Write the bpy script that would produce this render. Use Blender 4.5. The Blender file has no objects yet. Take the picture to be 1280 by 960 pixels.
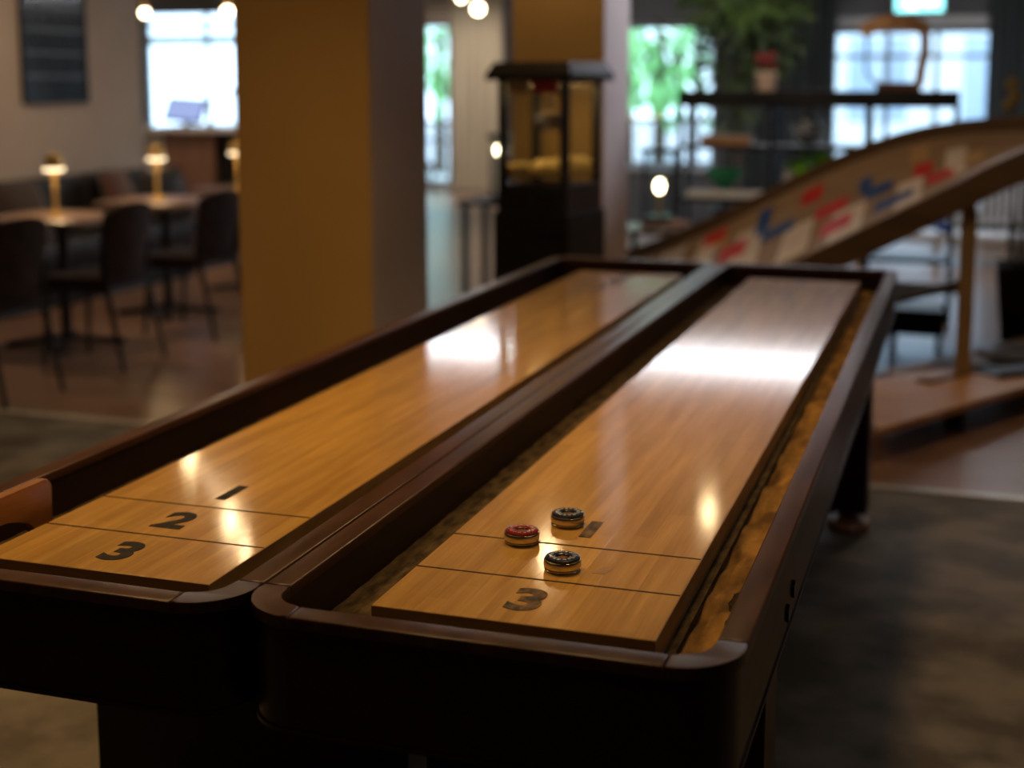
import bpy, bmesh, math, random
from mathutils import Vector, Matrix, Euler
random.seed(7)
PI = math.pi
scene = bpy.context.scene
C = scene.collection

# ------------------------------------------------------------------ camera
cam_d = bpy.data.cameras.new('camera'); cam = bpy.data.objects.new('camera', cam_d); C.objects.link(cam)
cam.location = (0.7713, -1.7147, 1.4947)
cam.rotation_euler = (PI/2 - 0.1428, 0.0, 0.3173)
cam_d.sensor_width = 36.0; cam_d.lens = 48.79; cam_d.shift_y = -0.0972
cam_d.clip_start = 0.05; cam_d.clip_end = 200
cam_d.dof.use_dof = True; cam_d.dof.focus_distance = 2.10; cam_d.dof.aperture_fstop = 2.1
scene.camera = cam

# ------------------------------------------------------------------ view, world
vs = scene.view_settings
vs.view_transform = 'Standard'; vs.look = 'None'; vs.gamma = 1.0; vs.use_curve_mapping = False
vs.exposure = 0.0
world = bpy.data.worlds.new('sky'); scene.world = world; world.use_nodes = True
bg = world.node_tree.nodes['Background']
bg.inputs[0].default_value = (0.60, 0.79, 1.0, 1); bg.inputs[1].default_value = 4.4

# ------------------------------------------------------------------ materials
scene.cycles.use_light_tree = True
MATS = {}
def mat(name, col, rough=0.5, metal=0.0, spec=0.5, emit=None, estr=0.0, trans=0.0, coat=0.0, sheen=0.0):
    m = bpy.data.materials.new(name); m.use_nodes = True
    b = m.node_tree.nodes['Principled BSDF']
    b.inputs['Base Color'].default_value = (*col, 1)
    b.inputs['Roughness'].default_value = rough
    b.inputs['Metallic'].default_value = metal
    b.inputs['Specular IOR Level'].default_value = spec
    b.inputs['Transmission Weight'].default_value = trans
    b.inputs['Coat Weight'].default_value = coat; b.inputs['Coat Roughness'].default_value = 0.095
    b.inputs['Sheen Weight'].default_value = sheen
    if emit:
        b.inputs['Emission Color'].default_value = (*emit, 1); b.inputs['Emission Strength'].default_value = estr
    MATS[name] = m
    return m
def noisy(m, c1, c2, scale=(5, 5, 5), detail=6, lo=0.35, hi=0.65, bump=0.0, bump_scale=None, rvar=0.0, per_object=0.0, coord='Object'):
    """procedural colour: noise between two colours, optional fine relief and roughness variation"""
    nt = m.node_tree; N = nt.nodes; L = nt.links; b = N['Principled BSDF']
    tc = N.new('ShaderNodeTexCoord'); mp = N.new('ShaderNodeMapping'); mp.inputs['Scale'].default_value = scale
    L.new(tc.outputs[coord], mp.inputs['Vector'])
    vec = mp.outputs['Vector']
    if per_object:
        oi = N.new('ShaderNodeObjectInfo'); ad = N.new('ShaderNodeVectorMath'); ad.operation = 'ADD'
        sc = N.new('ShaderNodeMath'); sc.operation = 'MULTIPLY'; sc.inputs[1].default_value = 37.0
        L.new(oi.outputs['Random'], sc.inputs[0]); L.new(vec, ad.inputs[0]); L.new(sc.outputs[0], ad.inputs[1])
        vec = ad.outputs[0]
    nz = N.new('ShaderNodeTexNoise'); nz.inputs['Scale'].default_value = 1.0; nz.inputs['Detail'].default_value = detail
    L.new(vec, nz.inputs['Vector'])
    rp = N.new('ShaderNodeValToRGB'); rp.color_ramp.elements[0].position = lo; rp.color_ramp.elements[1].position = hi
    rp.color_ramp.elements[0].color = (*c1, 1); rp.color_ramp.elements[1].color = (*c2, 1)
    L.new(nz.outputs['Fac'], rp.inputs['Fac'])
    col = rp.outputs['Color']
    if per_object:
        hs = N.new('ShaderNodeHueSaturation'); mr = N.new('ShaderNodeMapRange')
        mr.inputs['To Min'].default_value = 1 - per_object; mr.inputs['To Max'].default_value = 1 + per_object
        L.new(oi.outputs['Random'], mr.inputs['Value']); L.new(mr.outputs['Result'], hs.inputs['Value'])
        L.new(col, hs.inputs['Color']); col = hs.outputs['Color']
    L.new(col, b.inputs['Base Color'])
    if rvar:
        r0 = b.inputs['Roughness'].default_value; m2 = N.new('ShaderNodeMapRange')
        m2.inputs['To Min'].default_value = max(0.02, r0 - rvar); m2.inputs['To Max'].default_value = r0 + rvar
        L.new(nz.outputs['Fac'], m2.inputs['Value']); L.new(m2.outputs['Result'], b.inputs['Roughness'])
    if bump:
        n2 = N.new('ShaderNodeTexNoise'); n2.inputs['Scale'].default_value = 1.0; n2.inputs['Detail'].default_value = 4
        mp2 = N.new('ShaderNodeMapping'); mp2.inputs['Scale'].default_value = bump_scale or scale
        L.new(tc.outputs[coord], mp2.inputs['Vector']); L.new(mp2.outputs['Vector'], n2.inputs['Vector'])
        bp = N.new('ShaderNodeBump'); bp.inputs['Strength'].default_value = bump; bp.inputs['Distance'].default_value = 0.002
        L.new(n2.outputs['Fac'], bp.inputs['Height']); L.new(bp.outputs['Normal'], b.inputs['Normal'])
    return m

def wear_planks(m):
    """lamination: tone steps along each plank, fine grain lines and pale scratches"""
    nt = m.node_tree; N = nt.nodes; L = nt.links; b = N['Principled BSDF']
    src = b.inputs['Base Color'].links[0].from_socket
    tc = N.new('ShaderNodeTexCoord'); oi = N.new('ShaderNodeObjectInfo'); sep = N.new('ShaderNodeSeparateXYZ'); L.new(tc.outputs['Object'], sep.inputs[0])
    def math_(op, a, bb):
        n = N.new('ShaderNodeMath'); n.operation = op
        for i, v in enumerate((a, bb)):
            if isinstance(v, (int, float)): n.inputs[i].default_value = v
            elif v is not None: L.new(v, n.inputs[i])
        return n.outputs[0]
    seg = math_('FLOOR', math_('ADD', math_('MULTIPLY', sep.outputs['Y'], 1.9), math_('MULTIPLY', oi.outputs['Random'], 11.0)), None)
    wn = N.new('ShaderNodeTexWhiteNoise'); wn.noise_dimensions = '2D'; cb = N.new('ShaderNodeCombineXYZ')
    L.new(seg, cb.inputs[0]); L.new(math_('MULTIPLY', oi.outputs['Random'], 53.0), cb.inputs[1]); L.new(cb.outputs[0], wn.inputs['Vector'])
    tone = N.new('ShaderNodeMapRange'); tone.inputs['To Min'].default_value = 0.90; tone.inputs['To Max'].default_value = 1.08; L.new(wn.outputs['Value'], tone.inputs['Value'])
    def streak(scale, rot, lo, hi, a, bb, thr=None):
        geo = N.new('ShaderNodeNewGeometry'); mp = N.new('ShaderNodeMapping'); mp.inputs['Scale'].default_value = scale; mp.inputs['Rotation'].default_value = (0, 0, rot)
        L.new(geo.outputs['Position'], mp.inputs['Vector']); nz = N.new('ShaderNodeTexNoise'); nz.inputs['Scale'].default_value = 1.0; nz.inputs['Detail'].default_value = 3
        L.new(mp.outputs['Vector'], nz.inputs['Vector']); mr = N.new('ShaderNodeMapRange')
        mr.inputs['From Min'].default_value = lo; mr.inputs['From Max'].default_value = hi; mr.inputs['To Min'].default_value = a; mr.inputs['To Max'].default_value = bb
        L.new(nz.outputs['Fac'], mr.inputs['Value']); return mr.outputs['Result']
    v = math_('MULTIPLY', tone.outputs['Result'], streak((260, 5, 1), 0, 0.40, 0.62, 0.94, 1.03))
    v = math_('MULTIPLY', v, streak((30, 4, 1), 0, 0.28, 0.42, 0.90, 1.0))
    v = math_('MULTIPLY', v, streak((420, 9, 1), 0.35, 0.70, 0.74, 1.0, 1.28))
    v = math_('MULTIPLY', v, streak((420, 12, 1), -0.5, 0.71, 0.75, 1.0, 1.28))
    hs = N.new('ShaderNodeHueSaturation'); L.new(v, hs.inputs['Value']); L.new(src, hs.inputs['Color']); L.new(hs.outputs['Color'], b.inputs['Base Color'])
# playfield maple: long streaks, each plank its own tone, fine scratches
noisy(mat('maple', (0.6, 0.4, 0.2), rough=0.4, spec=0.06, coat=1.0), (0.40, 0.215, 0.050), (0.56, 0.330, 0.090),
      scale=(38, 3.2, 20), detail=7, lo=0.3, hi=0.68, per_object=0.05)
wear_planks(MATS['maple'])
noisy(mat('maple_side', (0.3, 0.2, 0.1), rough=0.45), (0.24, 0.13, 0.045), (0.34, 0.19, 0.07), scale=(9, 9, 60))
noisy(mat('ink', (0.02, 0.018, 0.016), rough=0.55, spec=0.12), (0.012, 0.010, 0.008), (0.035, 0.028, 0.02), scale=(60, 60, 60))
noisy(mat('ink_worn', (0.1, 0.07, 0.04), rough=0.5, spec=0.15), (0.035, 0.028, 0.02), (0.22, 0.13, 0.055), scale=(55, 30, 50), lo=0.4, hi=0.66)
noisy(mat('cap_wood', (0.08, 0.03, 0.02), rough=0.32, spec=0.26), (0.042, 0.017, 0.009), (0.072, 0.030, 0.016), scale=(30, 5, 20), bump=0.12, bump_scale=(400, 180, 300), rvar=0.06, per_object=0.12)
noisy(mat('cabinet_wood', (0.03, 0.01, 0.008), rough=0.36, spec=0.3), (0.010, 0.0032, 0.0024), (0.020, 0.0058, 0.0042), scale=(4, 4, 22), rvar=0.05)
noisy(mat('gutter_felt', (0.06, 0.045, 0.025), rough=0.95, spec=0.1), (0.035, 0.024, 0.013), (0.115, 0.078, 0.036), scale=(70, 22, 70), detail=8, bump=0.8, bump_scale=(300, 300, 300))
noisy(mat('gutter_sand', (0.2, 0.12, 0.04), rough=0.9, spec=0.15), (0.09, 0.047, 0.014), (0.33, 0.18, 0.05), scale=(26, 10, 26), detail=10, lo=0.35, hi=0.66, bump=0.9, bump_scale=(160, 120, 160))
noisy(mat('dust_dark', (0.03, 0.025, 0.015), rough=0.98, spec=0.05), (0.012, 0.010, 0.007), (0.05, 0.036, 0.02), scale=(300, 300, 300), bump=0.8, bump_scale=(400, 400, 400))
noisy(mat('foot_wood', (0.35, 0.15, 0.07), rough=0.4), (0.28, 0.11, 0.05), (0.42, 0.19, 0.09), scale=(10, 10, 30))
noisy(mat('sweep_wood', (0.3, 0.13, 0.03), rough=0.35, spec=0.4), (0.20, 0.075, 0.016), (0.34, 0.135, 0.03), scale=(30, 5, 30))
noisy(mat('steel', (0.62, 0.55, 0.45), rough=0.22, metal=1.0), (0.56, 0.49, 0.40), (0.72, 0.66, 0.56), scale=(40, 40, 400), rvar=0.06)
noisy(mat('puck_blue', (0.01, 0.014, 0.035), rough=0.22, spec=0.6), (0.006, 0.010, 0.026), (0.016, 0.022, 0.05), scale=(90, 90, 90))
noisy(mat('puck_red', (0.16, 0.006, 0.008), rough=0.22, spec=0.6), (0.13, 0.004, 0.006), (0.22, 0.010, 0.012), scale=(90, 90, 90))
noisy(mat('puck_letter_blue', (0.12, 0.15, 0.2), rough=0.2, spec=0.8), (0.10, 0.12, 0.16), (0.62, 0.66, 0.70), scale=(300, 300, 300))
noisy(mat('puck_letter_red', (0.4, 0.1, 0.1), rough=0.2, spec=0.8), (0.32, 0.04, 0.04), (0.7, 0.34, 0.30), scale=(300, 300, 300))
noisy(mat('puck_centre', (0.2, 0.11, 0.06), rough=0.4, metal=0.6), (0.15, 0.08, 0.045), (0.26, 0.15, 0.08), scale=(120, 120, 120))
noisy(mat('screw_black', (0.008, 0.008, 0.009), rough=0.35, spec=0.5), (0.005, 0.005, 0.006), (0.014, 0.014, 0.015), scale=(200, 200, 200))
# room
noisy(mat('floor_worn', (0.12, 0.1, 0.08), rough=0.62, spec=0.3), (0.115, 0.100, 0.084), (0.235, 0.208, 0.175), scale=(4.2, 4.2, 4.2), detail=12, lo=0.41, hi=0.60, bump=0.25, bump_scale=(18, 18, 18), rvar=0.1)
noisy(mat('floor_wood', (0.2, 0.12, 0.07), rough=0.30, spec=0.5), (0.20, 0.108, 0.062), (0.32, 0.185, 0.112), scale=(1.1, 9.0, 1), detail=5, rvar=0.06)
noisy(mat('wall_plaster', (0.55, 0.46, 0.38), rough=0.85, spec=0.2), (0.52, 0.435, 0.36), (0.58, 0.49, 0.41), scale=(2, 2, 2), bump=0.1, bump_scale=(60, 60, 60))
noisy(mat('pillar_ochre', (0.45, 0.3, 0.16), rough=0.6, spec=0.3), (0.34, 0.21, 0.078), (0.38, 0.24, 0.092), scale=(1.5, 1.5, 1.5), bump=0.08, bump_scale=(50, 50, 50))
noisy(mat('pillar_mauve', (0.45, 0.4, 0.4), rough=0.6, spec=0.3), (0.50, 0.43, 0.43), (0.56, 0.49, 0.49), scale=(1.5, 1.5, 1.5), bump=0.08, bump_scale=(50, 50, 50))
noisy(mat('ceiling_paint', (0.5, 0.47, 0.42), rough=0.9), (0.09, 0.085, 0.08), (0.12, 0.11, 0.10), scale=(2, 2, 2))
noisy(mat('grey_paint', (0.16, 0.16, 0.165), rough=0.7), (0.145, 0.145, 0.15), (0.18, 0.18, 0.185), scale=(2, 2, 2))
noisy(mat('white_paint', (0.75, 0.74, 0.72), rough=0.55), (0.70, 0.69, 0.67), (0.78, 0.77, 0.75), scale=(4, 4, 4))
noisy(mat('window_frame', (0.32, 0.36, 0.4), rough=0.4), (0.28, 0.32, 0.36), (0.35, 0.39, 0.43), scale=(6, 6, 6))
noisy(mat('black_metal', (0.012, 0.013, 0.015), rough=0.4, spec=0.4), (0.009, 0.010, 0.012), (0.018, 0.019, 0.022), scale=(20, 20, 20))
noisy(mat('black_wood', (0.016, 0.014, 0.013), rough=0.55, spec=0.2), (0.011, 0.010, 0.010), (0.022, 0.019, 0.017), scale=(3, 20, 20))
noisy(mat('brass', (0.75, 0.5, 0.16), rough=0.4, metal=0.55), (0.68, 0.44, 0.13), (0.8, 0.55, 0.2), scale=(20, 20, 20))
noisy(mat('velvet_brown', (0.055, 0.035, 0.03), rough=0.85, spec=0.15, sheen=0.05), (0.020, 0.012, 0.012), (0.036, 0.022, 0.021), scale=(14, 14, 14), bump=0.3, bump_scale=(200, 200, 200))
noisy(mat('leather_dark', (0.02, 0.018, 0.017), rough=0.5, spec=0.35), (0.015, 0.014, 0.013), (0.03, 0.026, 0.024), scale=(14, 14, 14), bump=0.3, bump_scale=(80, 80, 80))
noisy(mat('cushion_rust', (0.1, 0.04, 0.02), rough=0.9, sheen=0.3), (0.085, 0.032, 0.017), (0.13, 0.05, 0.028), scale=(20, 20, 20), bump=0.3, bump_scale=(200, 200, 200))
noisy(mat('cushion_umber', (0.04, 0.026, 0.02), rough=0.9, sheen=0.3), (0.032, 0.020, 0.016), (0.052, 0.034, 0.026), scale=(20, 20, 20), bump=0.3, bump_scale=(200, 200, 200))
noisy(mat('table_top', (0.2, 0.12, 0.085), rough=0.35, spec=0.5), (0.17, 0.105, 0.075), (0.25, 0.16, 0.115), scale=(6, 25, 6))
noisy(mat('counter_wood', (0.28, 0.15, 0.1), rough=0.45), (0.23, 0.125, 0.08), (0.32, 0.175, 0.115), scale=(14, 14, 3))
noisy(mat('dark_panel', (0.02, 0.028, 0.034), rough=0.14, spec=0.5), (0.014, 0.020, 0.025), (0.03, 0.040, 0.048), scale=(2, 2, 2))
noisy(mat('panel_line', (0.09, 0.11, 0.13), rough=0.4), (0.07, 0.085, 0.10), (0.11, 0.13, 0.15), scale=(9, 9, 9))
noisy(mat('curtain', (0.045, 0.055, 0.058), rough=0.9, sheen=0.3), (0.035, 0.043, 0.046), (0.06, 0.072, 0.075), scale=(8, 8, 1))
noisy(mat('curtain_pale', (0.6, 0.54, 0.45), rough=0.9), (0.55, 0.49, 0.41), (0.65, 0.59, 0.5), scale=(8, 8, 1))
noisy(mat('ramp_ply', (0.42, 0.3, 0.19), rough=0.5, spec=0.3), (0.30, 0.20, 0.12), (0.38, 0.265, 0.165), scale=(3, 22, 10))
noisy(mat('ramp_rail', (0.13, 0.08, 0.04), rough=0.55, spec=0.3), (0.105, 0.064, 0.033), (0.155, 0.098, 0.052), scale=(3, 20, 20))
noisy(mat('ramp_post', (0.2, 0.13, 0.06), rough=0.6), (0.30, 0.20, 0.09), (0.38, 0.26, 0.12), scale=(20, 20, 3))
noisy(mat('platform_ply', (0.5, 0.27, 0.09), rough=0.45, spec=0.4), (0.50, 0.25, 0.07), (0.62, 0.34, 0.105), scale=(3, 14, 5))
noisy(mat('print_red', (0.5, 0.025, 0.02), rough=0.5), (0.58, 0.02, 0.016), (0.70, 0.035, 0.028), scale=(20, 20, 20))
noisy(mat('print_blue', (0.02, 0.07, 0.2), rough=0.5), (0.014, 0.07, 0.26), (0.024, 0.10, 0.34), scale=(20, 20, 20))
noisy(mat('print_white', (0.6, 0.52, 0.46), rough=0.55), (0.68, 0.60, 0.54), (0.78, 0.70, 0.63), scale=(6, 6, 6))
noisy(mat('print_tan', (0.55, 0.34, 0.15), rough=0.5), (0.5, 0.3, 0.13), (0.58, 0.37, 0.17), scale=(9, 9, 9))
noisy(mat('popcorn', (0.75, 0.55, 0.16), rough=0.8), (0.80, 0.55, 0.14), (0.95, 0.80, 0.40), scale=(60, 60, 60))
noisy(mat('leaf', (0.07, 0.12, 0.02), rough=0.5, spec=0.4), (0.022, 0.036, 0.006), (0.060, 0.090, 0.014), scale=(7, 7, 7))
noisy(mat('leaf_bright', (0.13, 0.32, 0.02), rough=0.5), (0.16, 0.42, 0.02), (0.32, 0.70, 0.05), scale=(9, 9, 9))
noisy(mat('leaf_outdoor', (0.14, 0.36, 0.06), rough=0.6), (0.16, 0.46, 0.13), (0.42, 0.86, 0.36), scale=(3, 3, 3))
noisy(mat('bark', (0.09, 0.06, 0.04), rough=0.9), (0.06, 0.04, 0.028), (0.11, 0.078, 0.05), scale=(20, 20, 4))
noisy(mat('facade', (0.8, 0.82, 0.85), rough=0.8), (0.76, 0.78, 0.81), (0.85, 0.87, 0.9), scale=(1, 1, 1))
noisy(mat('facade_glass', (0.2, 0.3, 0.42), rough=0.15), (0.36, 0.44, 0.54), (0.44, 0.52, 0.62), scale=(1, 1, 1))
noisy(mat('paving', (0.4, 0.4, 0.4), rough=0.9), (0.34, 0.34, 0.34), (0.45, 0.45, 0.45), scale=(2, 2, 2))
noisy(mat('box_tan', (0.36, 0.22, 0.13), rough=0.7), (0.32, 0.19, 0.11), (0.4, 0.25, 0.15), scale=(6, 6, 6))
noisy(mat('book_pink', (0.55, 0.28, 0.23), rough=0.7), (0.5, 0.24, 0.2), (0.6, 0.32, 0.26), scale=(6, 6, 6))
noisy(mat('carved_wood', (0.3, 0.15, 0.06), rough=0.5), (0.38, 0.18, 0.065), (0.52, 0.27, 0.11), scale=(20, 20, 6))
noisy(mat('ceramic_white', (0.75, 0.72, 0.68), rough=0.25), (0.7, 0.67, 0.63), (0.8, 0.77, 0.73), scale=(6, 6, 6))
noisy(mat('ceramic_peach', (0.65, 0.46, 0.34), rough=0.5), (0.6, 0.41, 0.3), (0.7, 0.5, 0.38), scale=(6, 6, 6))
noisy(mat('green_glass', (0.03, 0.35, 0.16), rough=0.1, spec=0.6), (0.02, 0.28, 0.12), (0.05, 0.42, 0.2), scale=(10, 10, 10))
noisy(mat('petal_red', (0.35, 0.03, 0.03), rough=0.6), (0.28, 0.02, 0.02), (0.42, 0.05, 0.05), scale=(20, 20, 20))
noisy(mat('seed_ochre', (0.35, 0.26, 0.06), rough=0.8), (0.28, 0.2, 0.04), (0.42, 0.32, 0.09), scale=(30, 30, 30))
noisy(mat('threshold_metal', (0.6, 0.56, 0.5), rough=0.3, metal=0.3), (0.62, 0.58, 0.53), (0.80, 0.76, 0.70), scale=(9, 30, 9))
mat('bulb_warm', (1, 0.9, 0.7), emit=(1.0, 0.72, 0.38), estr=48)
mat('bulb_far', (1, 0.9, 0.7), emit=(1.0, 0.80, 0.50), estr=20)
mat('tube_cool', (1, 1, 1), emit=(0.93, 0.95, 1.0), estr=30)
mat('strip_glow', (1, 0.9, 0.75), emit=(1.0, 0.74, 0.45), estr=7)
mat('heat_glow', (1, 0.8, 0.4), emit=(1.0, 0.66, 0.26), estr=12)
mat('shade_glow', (1, 0.9, 0.7), emit=(1.0, 0.80, 0.50), estr=3.2)
mat('exit_glow', (0.6, 1, 0.9), emit=(0.22, 0.80, 0.85), estr=3.0)
mat('exit_white', (0.9, 1, 1), emit=(0.75, 1.0, 0.95), estr=3.5)
mat('screen', (0.2, 0.3, 0.6), emit=(0.33, 0.44, 0.85), estr=0.8)
mat('downlight_glow', (1, 0.8, 0.5), emit=(1.0, 0.62, 0.27), estr=4)

def glass_mat(name, tint, gloss=0.08, rough=0.04):
    m = bpy.data.materials.new(name); m.use_nodes = True; nt = m.node_tree
    for n in list(nt.nodes):
        if n.type == 'BSDF_PRINCIPLED': nt.nodes.remove(n)
    t = nt.nodes.new('ShaderNodeBsdfTransparent'); t.inputs[0].default_value = (*tint, 1)
    g = nt.nodes.new('ShaderNodeBsdfGlossy'); g.inputs['Roughness'].default_value = rough
    mx = nt.nodes.new('ShaderNodeMixShader'); mx.inputs[0].default_value = gloss
    nt.links.new(t.outputs[0], mx.inputs[1]); nt.links.new(g.outputs[0], mx.inputs[2])
    nt.links.new(mx.outputs[0], nt.nodes['Material Output'].inputs['Surface'])
    MATS[name] = m
glass_mat('glass', (0.95, 0.975, 0.98), 0.03)
glass_mat('glass_soft', (0.93, 0.94, 0.93), 0.02, 0.2)
glass_mat('glass_shiny', (0.80, 0.84, 0.84), 0.28)

# ------------------------------------------------------------------ mesh helpers
def box(bm, x0, x1, y0, y1, z0, z1, bevel=0.0):
    r = bmesh.ops.create_cube(bm, size=1.0)
    vsx = r['verts']
    for v in vsx:
        v.co = Vector((x0 if v.co.x < 0 else x1, y0 if v.co.y < 0 else y1, z0 if v.co.z < 0 else z1))
    if bevel > 0:
        es = list({e for v in vsx for e in v.link_edges})
        bmesh.ops.bevel(bm, geom=es, offset=bevel, segments=2, profile=0.6, affect='EDGES')
    return bm
def B(*a, **k): return box(bmesh.new(), *a, **k)
def tube(bm, p0, p1, r0, r1=None, seg=10, cap=True):
    r1 = r0 if r1 is None else r1
    p0 = Vector(p0); p1 = Vector(p1); d = p1 - p0
    q = d.to_track_quat('Z', 'Y')
    a = [bm.verts.new(p0 + q @ Vector((r0*math.cos(2*PI*i/seg), r0*math.sin(2*PI*i/seg), 0))) for i in range(seg)]
    b = [bm.verts.new(p1 + q @ Vector((r1*math.cos(2*PI*i/seg), r1*math.sin(2*PI*i/seg), 0))) for i in range(seg)]
    for i in range(seg): bm.faces.new((a[i], a[(i+1) % seg], b[(i+1) % seg], b[i]))
    if cap: bm.faces.new(a[::-1]); bm.faces.new(b)
    return bm
def bar(bm, p0, p1, w, h):
    """rectangular bar between two points"""
    p0 = Vector(p0); p1 = Vector(p1); q = (p1 - p0).to_track_quat('Z', 'Y')
    vv = []
    for p in (p0, p1):
        for sx, sy in ((-1, -1), (1, -1), (1, 1), (-1, 1)): vv.append(bm.verts.new(p + q @ Vector((sx*w/2, sy*h/2, 0))))
    for f in ((3, 2, 1, 0), (4, 5, 6, 7), (0, 1, 5, 4), (1, 2, 6, 5), (2, 3, 7, 6), (3, 0, 4, 7)): bm.faces.new([vv[i] for i in f])
    return bm
def lathe(bm, prof, seg=24, cx=0, cy=0):
    """prof: list of (r, z), revolved round the z axis at cx, cy"""
    rings = []
    for r, z in prof:
        if r < 1e-6: rings.append([bm.verts.new((cx, cy, z))])
        else: rings.append([bm.verts.new((cx + r*math.cos(2*PI*i/seg), cy + r*math.sin(2*PI*i/seg), z)) for i in range(seg)])
    for a, b in zip(rings, rings[1:]):
        for i in range(seg):
            j = (i+1) % seg
            if len(a) == 1 and len(b) == 1: continue
            if len(a) == 1: bm.faces.new((a[0], b[j], b[i]))
            elif len(b) == 1: bm.faces.new((a[i], a[j], b[0]))
            else: bm.faces.new((a[i], a[j], b[j], b[i]))
    return bm
def Lt(prof, **k): return lathe(bmesh.new(), prof, **k)
def prism(bm, pts, z0, z1, bevel=0.0):
    a = [bm.verts.new((x, y, z0)) for x, y in pts]; b = [bm.verts.new((x, y, z1)) for x, y in pts]
    n = len(pts); fs = [bm.faces.new(a[::-1]), bm.faces.new(b)]
    for i in range(n): fs.append(bm.faces.new((a[i], a[(i+1) % n], b[(i+1) % n], b[i])))
    if bevel:
        es = [e for v in b for e in v.link_edges if e.verts[0] in b and e.verts[1] in b]
        bmesh.ops.bevel(bm, geom=list(set(es)), offset=bevel, segments=3, profile=0.5, affect='EDGES')
    return bm
def sphere(bm, c, r, seg=16, sz=1.0):
    m = Matrix.Translation(c) @ Matrix.Diagonal((r, r, r*sz, 1))
    bmesh.ops.create_uvsphere(bm, u_segments=seg, v_segments=max(6, seg//2), radius=1.0, matrix=m)
    return bm
def pad(bm, x0, x1, y0, y1, z0, z1, r, seg=3):
    box(bm, x0, x1, y0, y1, z0, z1)
    bmesh.ops.bevel(bm, geom=list(bm.edges), offset=r, segments=seg, profile=0.5, affect='EDGES')
    return bm
def obj(name, bm, m, parent=None, smooth=False, loc=None):
    me = bpy.data.meshes.new(name)
    bmesh.ops.recalc_face_normals(bm, faces=bm.faces)
    bm.to_mesh(me); bm.free()
    me.materials.append(MATS[m])
    if smooth:
        for p in me.polygons: p.use_smooth = True
        try: me.set_sharp_from_angle(angle=math.radians(35))
        except Exception: pass
    o = bpy.data.objects.new(name, me); C.objects.link(o)
    if parent is not None: o.parent = parent
    if loc is not None: o.location = loc
    return o
def tag(o, label, cat, group=None):
    o['label'] = label; o['category'] = cat
    if group: o['group'] = group
    return o
def thing(name, label, cat, loc=(0, 0, 0), rz=0.0, group=None):
    o = bpy.data.objects.new(name, None); C.objects.link(o); o.empty_display_size = 0.1
    o.location = loc; o.rotation_euler = (0, 0, rz)
    return tag(o, label, cat, group)
def struct(name, bm, m, parent=None, label=None):
    o = obj(name, bm, m, parent)
    if parent is None: o['kind'] = 'structure'
    if label: o['label'] = label
    return o
def dup(root, loc, rz, label, group=None):
    r = root.copy(); C.objects.link(r); r.location = loc; r.rotation_euler = (0, 0, rz); r['label'] = label
    if group: r['group'] = group
    for ch in [c for c in bpy.data.objects if c.parent == root]:
        c = ch.copy(); C.objects.link(c); c.parent = r
        for g in [x for x in bpy.data.objects if x.parent == ch]:
            d = g.copy(); C.objects.link(d); d.parent = c
    return r
def light(name, typ, loc, energy, color, size=0.1, spot=None, blend=0.5, target=None, parent=None):
    ld = bpy.data.lights.new(name, typ); ld.energy = energy; ld.color = color
    if typ == 'AREA': ld.shape = 'DISK'; ld.size = size
    else: ld.shadow_soft_size = size
    if typ == 'SPOT': ld.spot_size = spot; ld.spot_blend = blend
    o = bpy.data.objects.new(name, ld); C.objects.link(o); o.location = loc
    if target is not None: o.rotation_euler = (Vector(target) - Vector(loc)).to_track_quat('-Z', 'Y').to_euler()
    if parent is not None: o.parent = parent
    return o

# ------------------------------------------------------------------ the room
ZC = 2.9
struct('floor', B(-6.0, 4.6, -3.5, 3.5, -0.1, 0.0), 'floor_worn', label='worn grey brown hard floor around the game tables')
bm = bmesh.new(); box(bm, -12.2, 4.6, 3.5, 13.1, -0.1, 0.0); box(bm, -12.2, -4.05, 13.1, 17.1, -0.1, 0.0)
struct('floor.001', bm, 'floor_wood', label='polished brown wooden floor beyond the metal strip')
struct('trim_1', B(-5.6, 4.5, 3.475, 3.525, 0.0, 0.008, bevel=0.003), 'threshold_metal', label='metal threshold strip between the two floors')
bm = bmesh.new(); box(bm, -12.2, 4.6, -3.5, 13.15, ZC, ZC+0.1); box(bm, -12.2, -4.0, 13.15, 17.15, ZC, ZC+0.1)
struct('ceiling', bm, 'ceiling_paint')
struct('wall_left', B(-5.75, -5.6, -3.5, 8.1, 0, ZC), 'wall_plaster', label='beige plaster wall behind the banquette')
struct('wall_bar', B(-12.2, -5.75, 7.95, 8.1, 0, ZC), 'wall_plaster')
struct('wall_front', B(-5.75, 4.6, -3.6, -3.5, 0, ZC), 'grey_paint')
struct('wall_right', B(4.5, 4.6, -3.5, 13.0, 0, ZC), 'grey_paint')
struct('wall_far_left', B(-12.3, -12.2, 7.95, 17.2, 0, ZC), 'wall_plaster')
struct('wall_jog', B(-4.15, -4.0, 13.15, 17.0, 0, ZC), 'wall_plaster')
def wall_holes(name, x0, x1, y0, y1, holes, m):
    bm = bmesh.new(); xs = x0
    for hx0, hx1, hz0, hz1 in holes:
        box(bm, xs, hx0, y0, y1, 0, ZC); box(bm, hx0, hx1, y0, y1, 0, hz0); box(bm, hx0, hx1, y0, y1, hz1, ZC); xs = hx1
    box(bm, xs, x1, y0, y1, 0, ZC)
    return struct(name, bm, m)
WIN = [(-2.85, -1.80, 0.62, 2.14), (-0.62, 0.98, 0.18, 2.06)]
wall_holes('wall_back', -4.15, 4.6, 13.0, 13.15, WIN, 'grey_paint')
WINF = [(-11.3, -9.2, 0.80, 2.60), (-7.2, -6.30, 0.08, 2.36)]
wall_holes('wall_far', -12.2, -4.0, 17.0, 17.15, WINF, 'wall_plaster')
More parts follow.
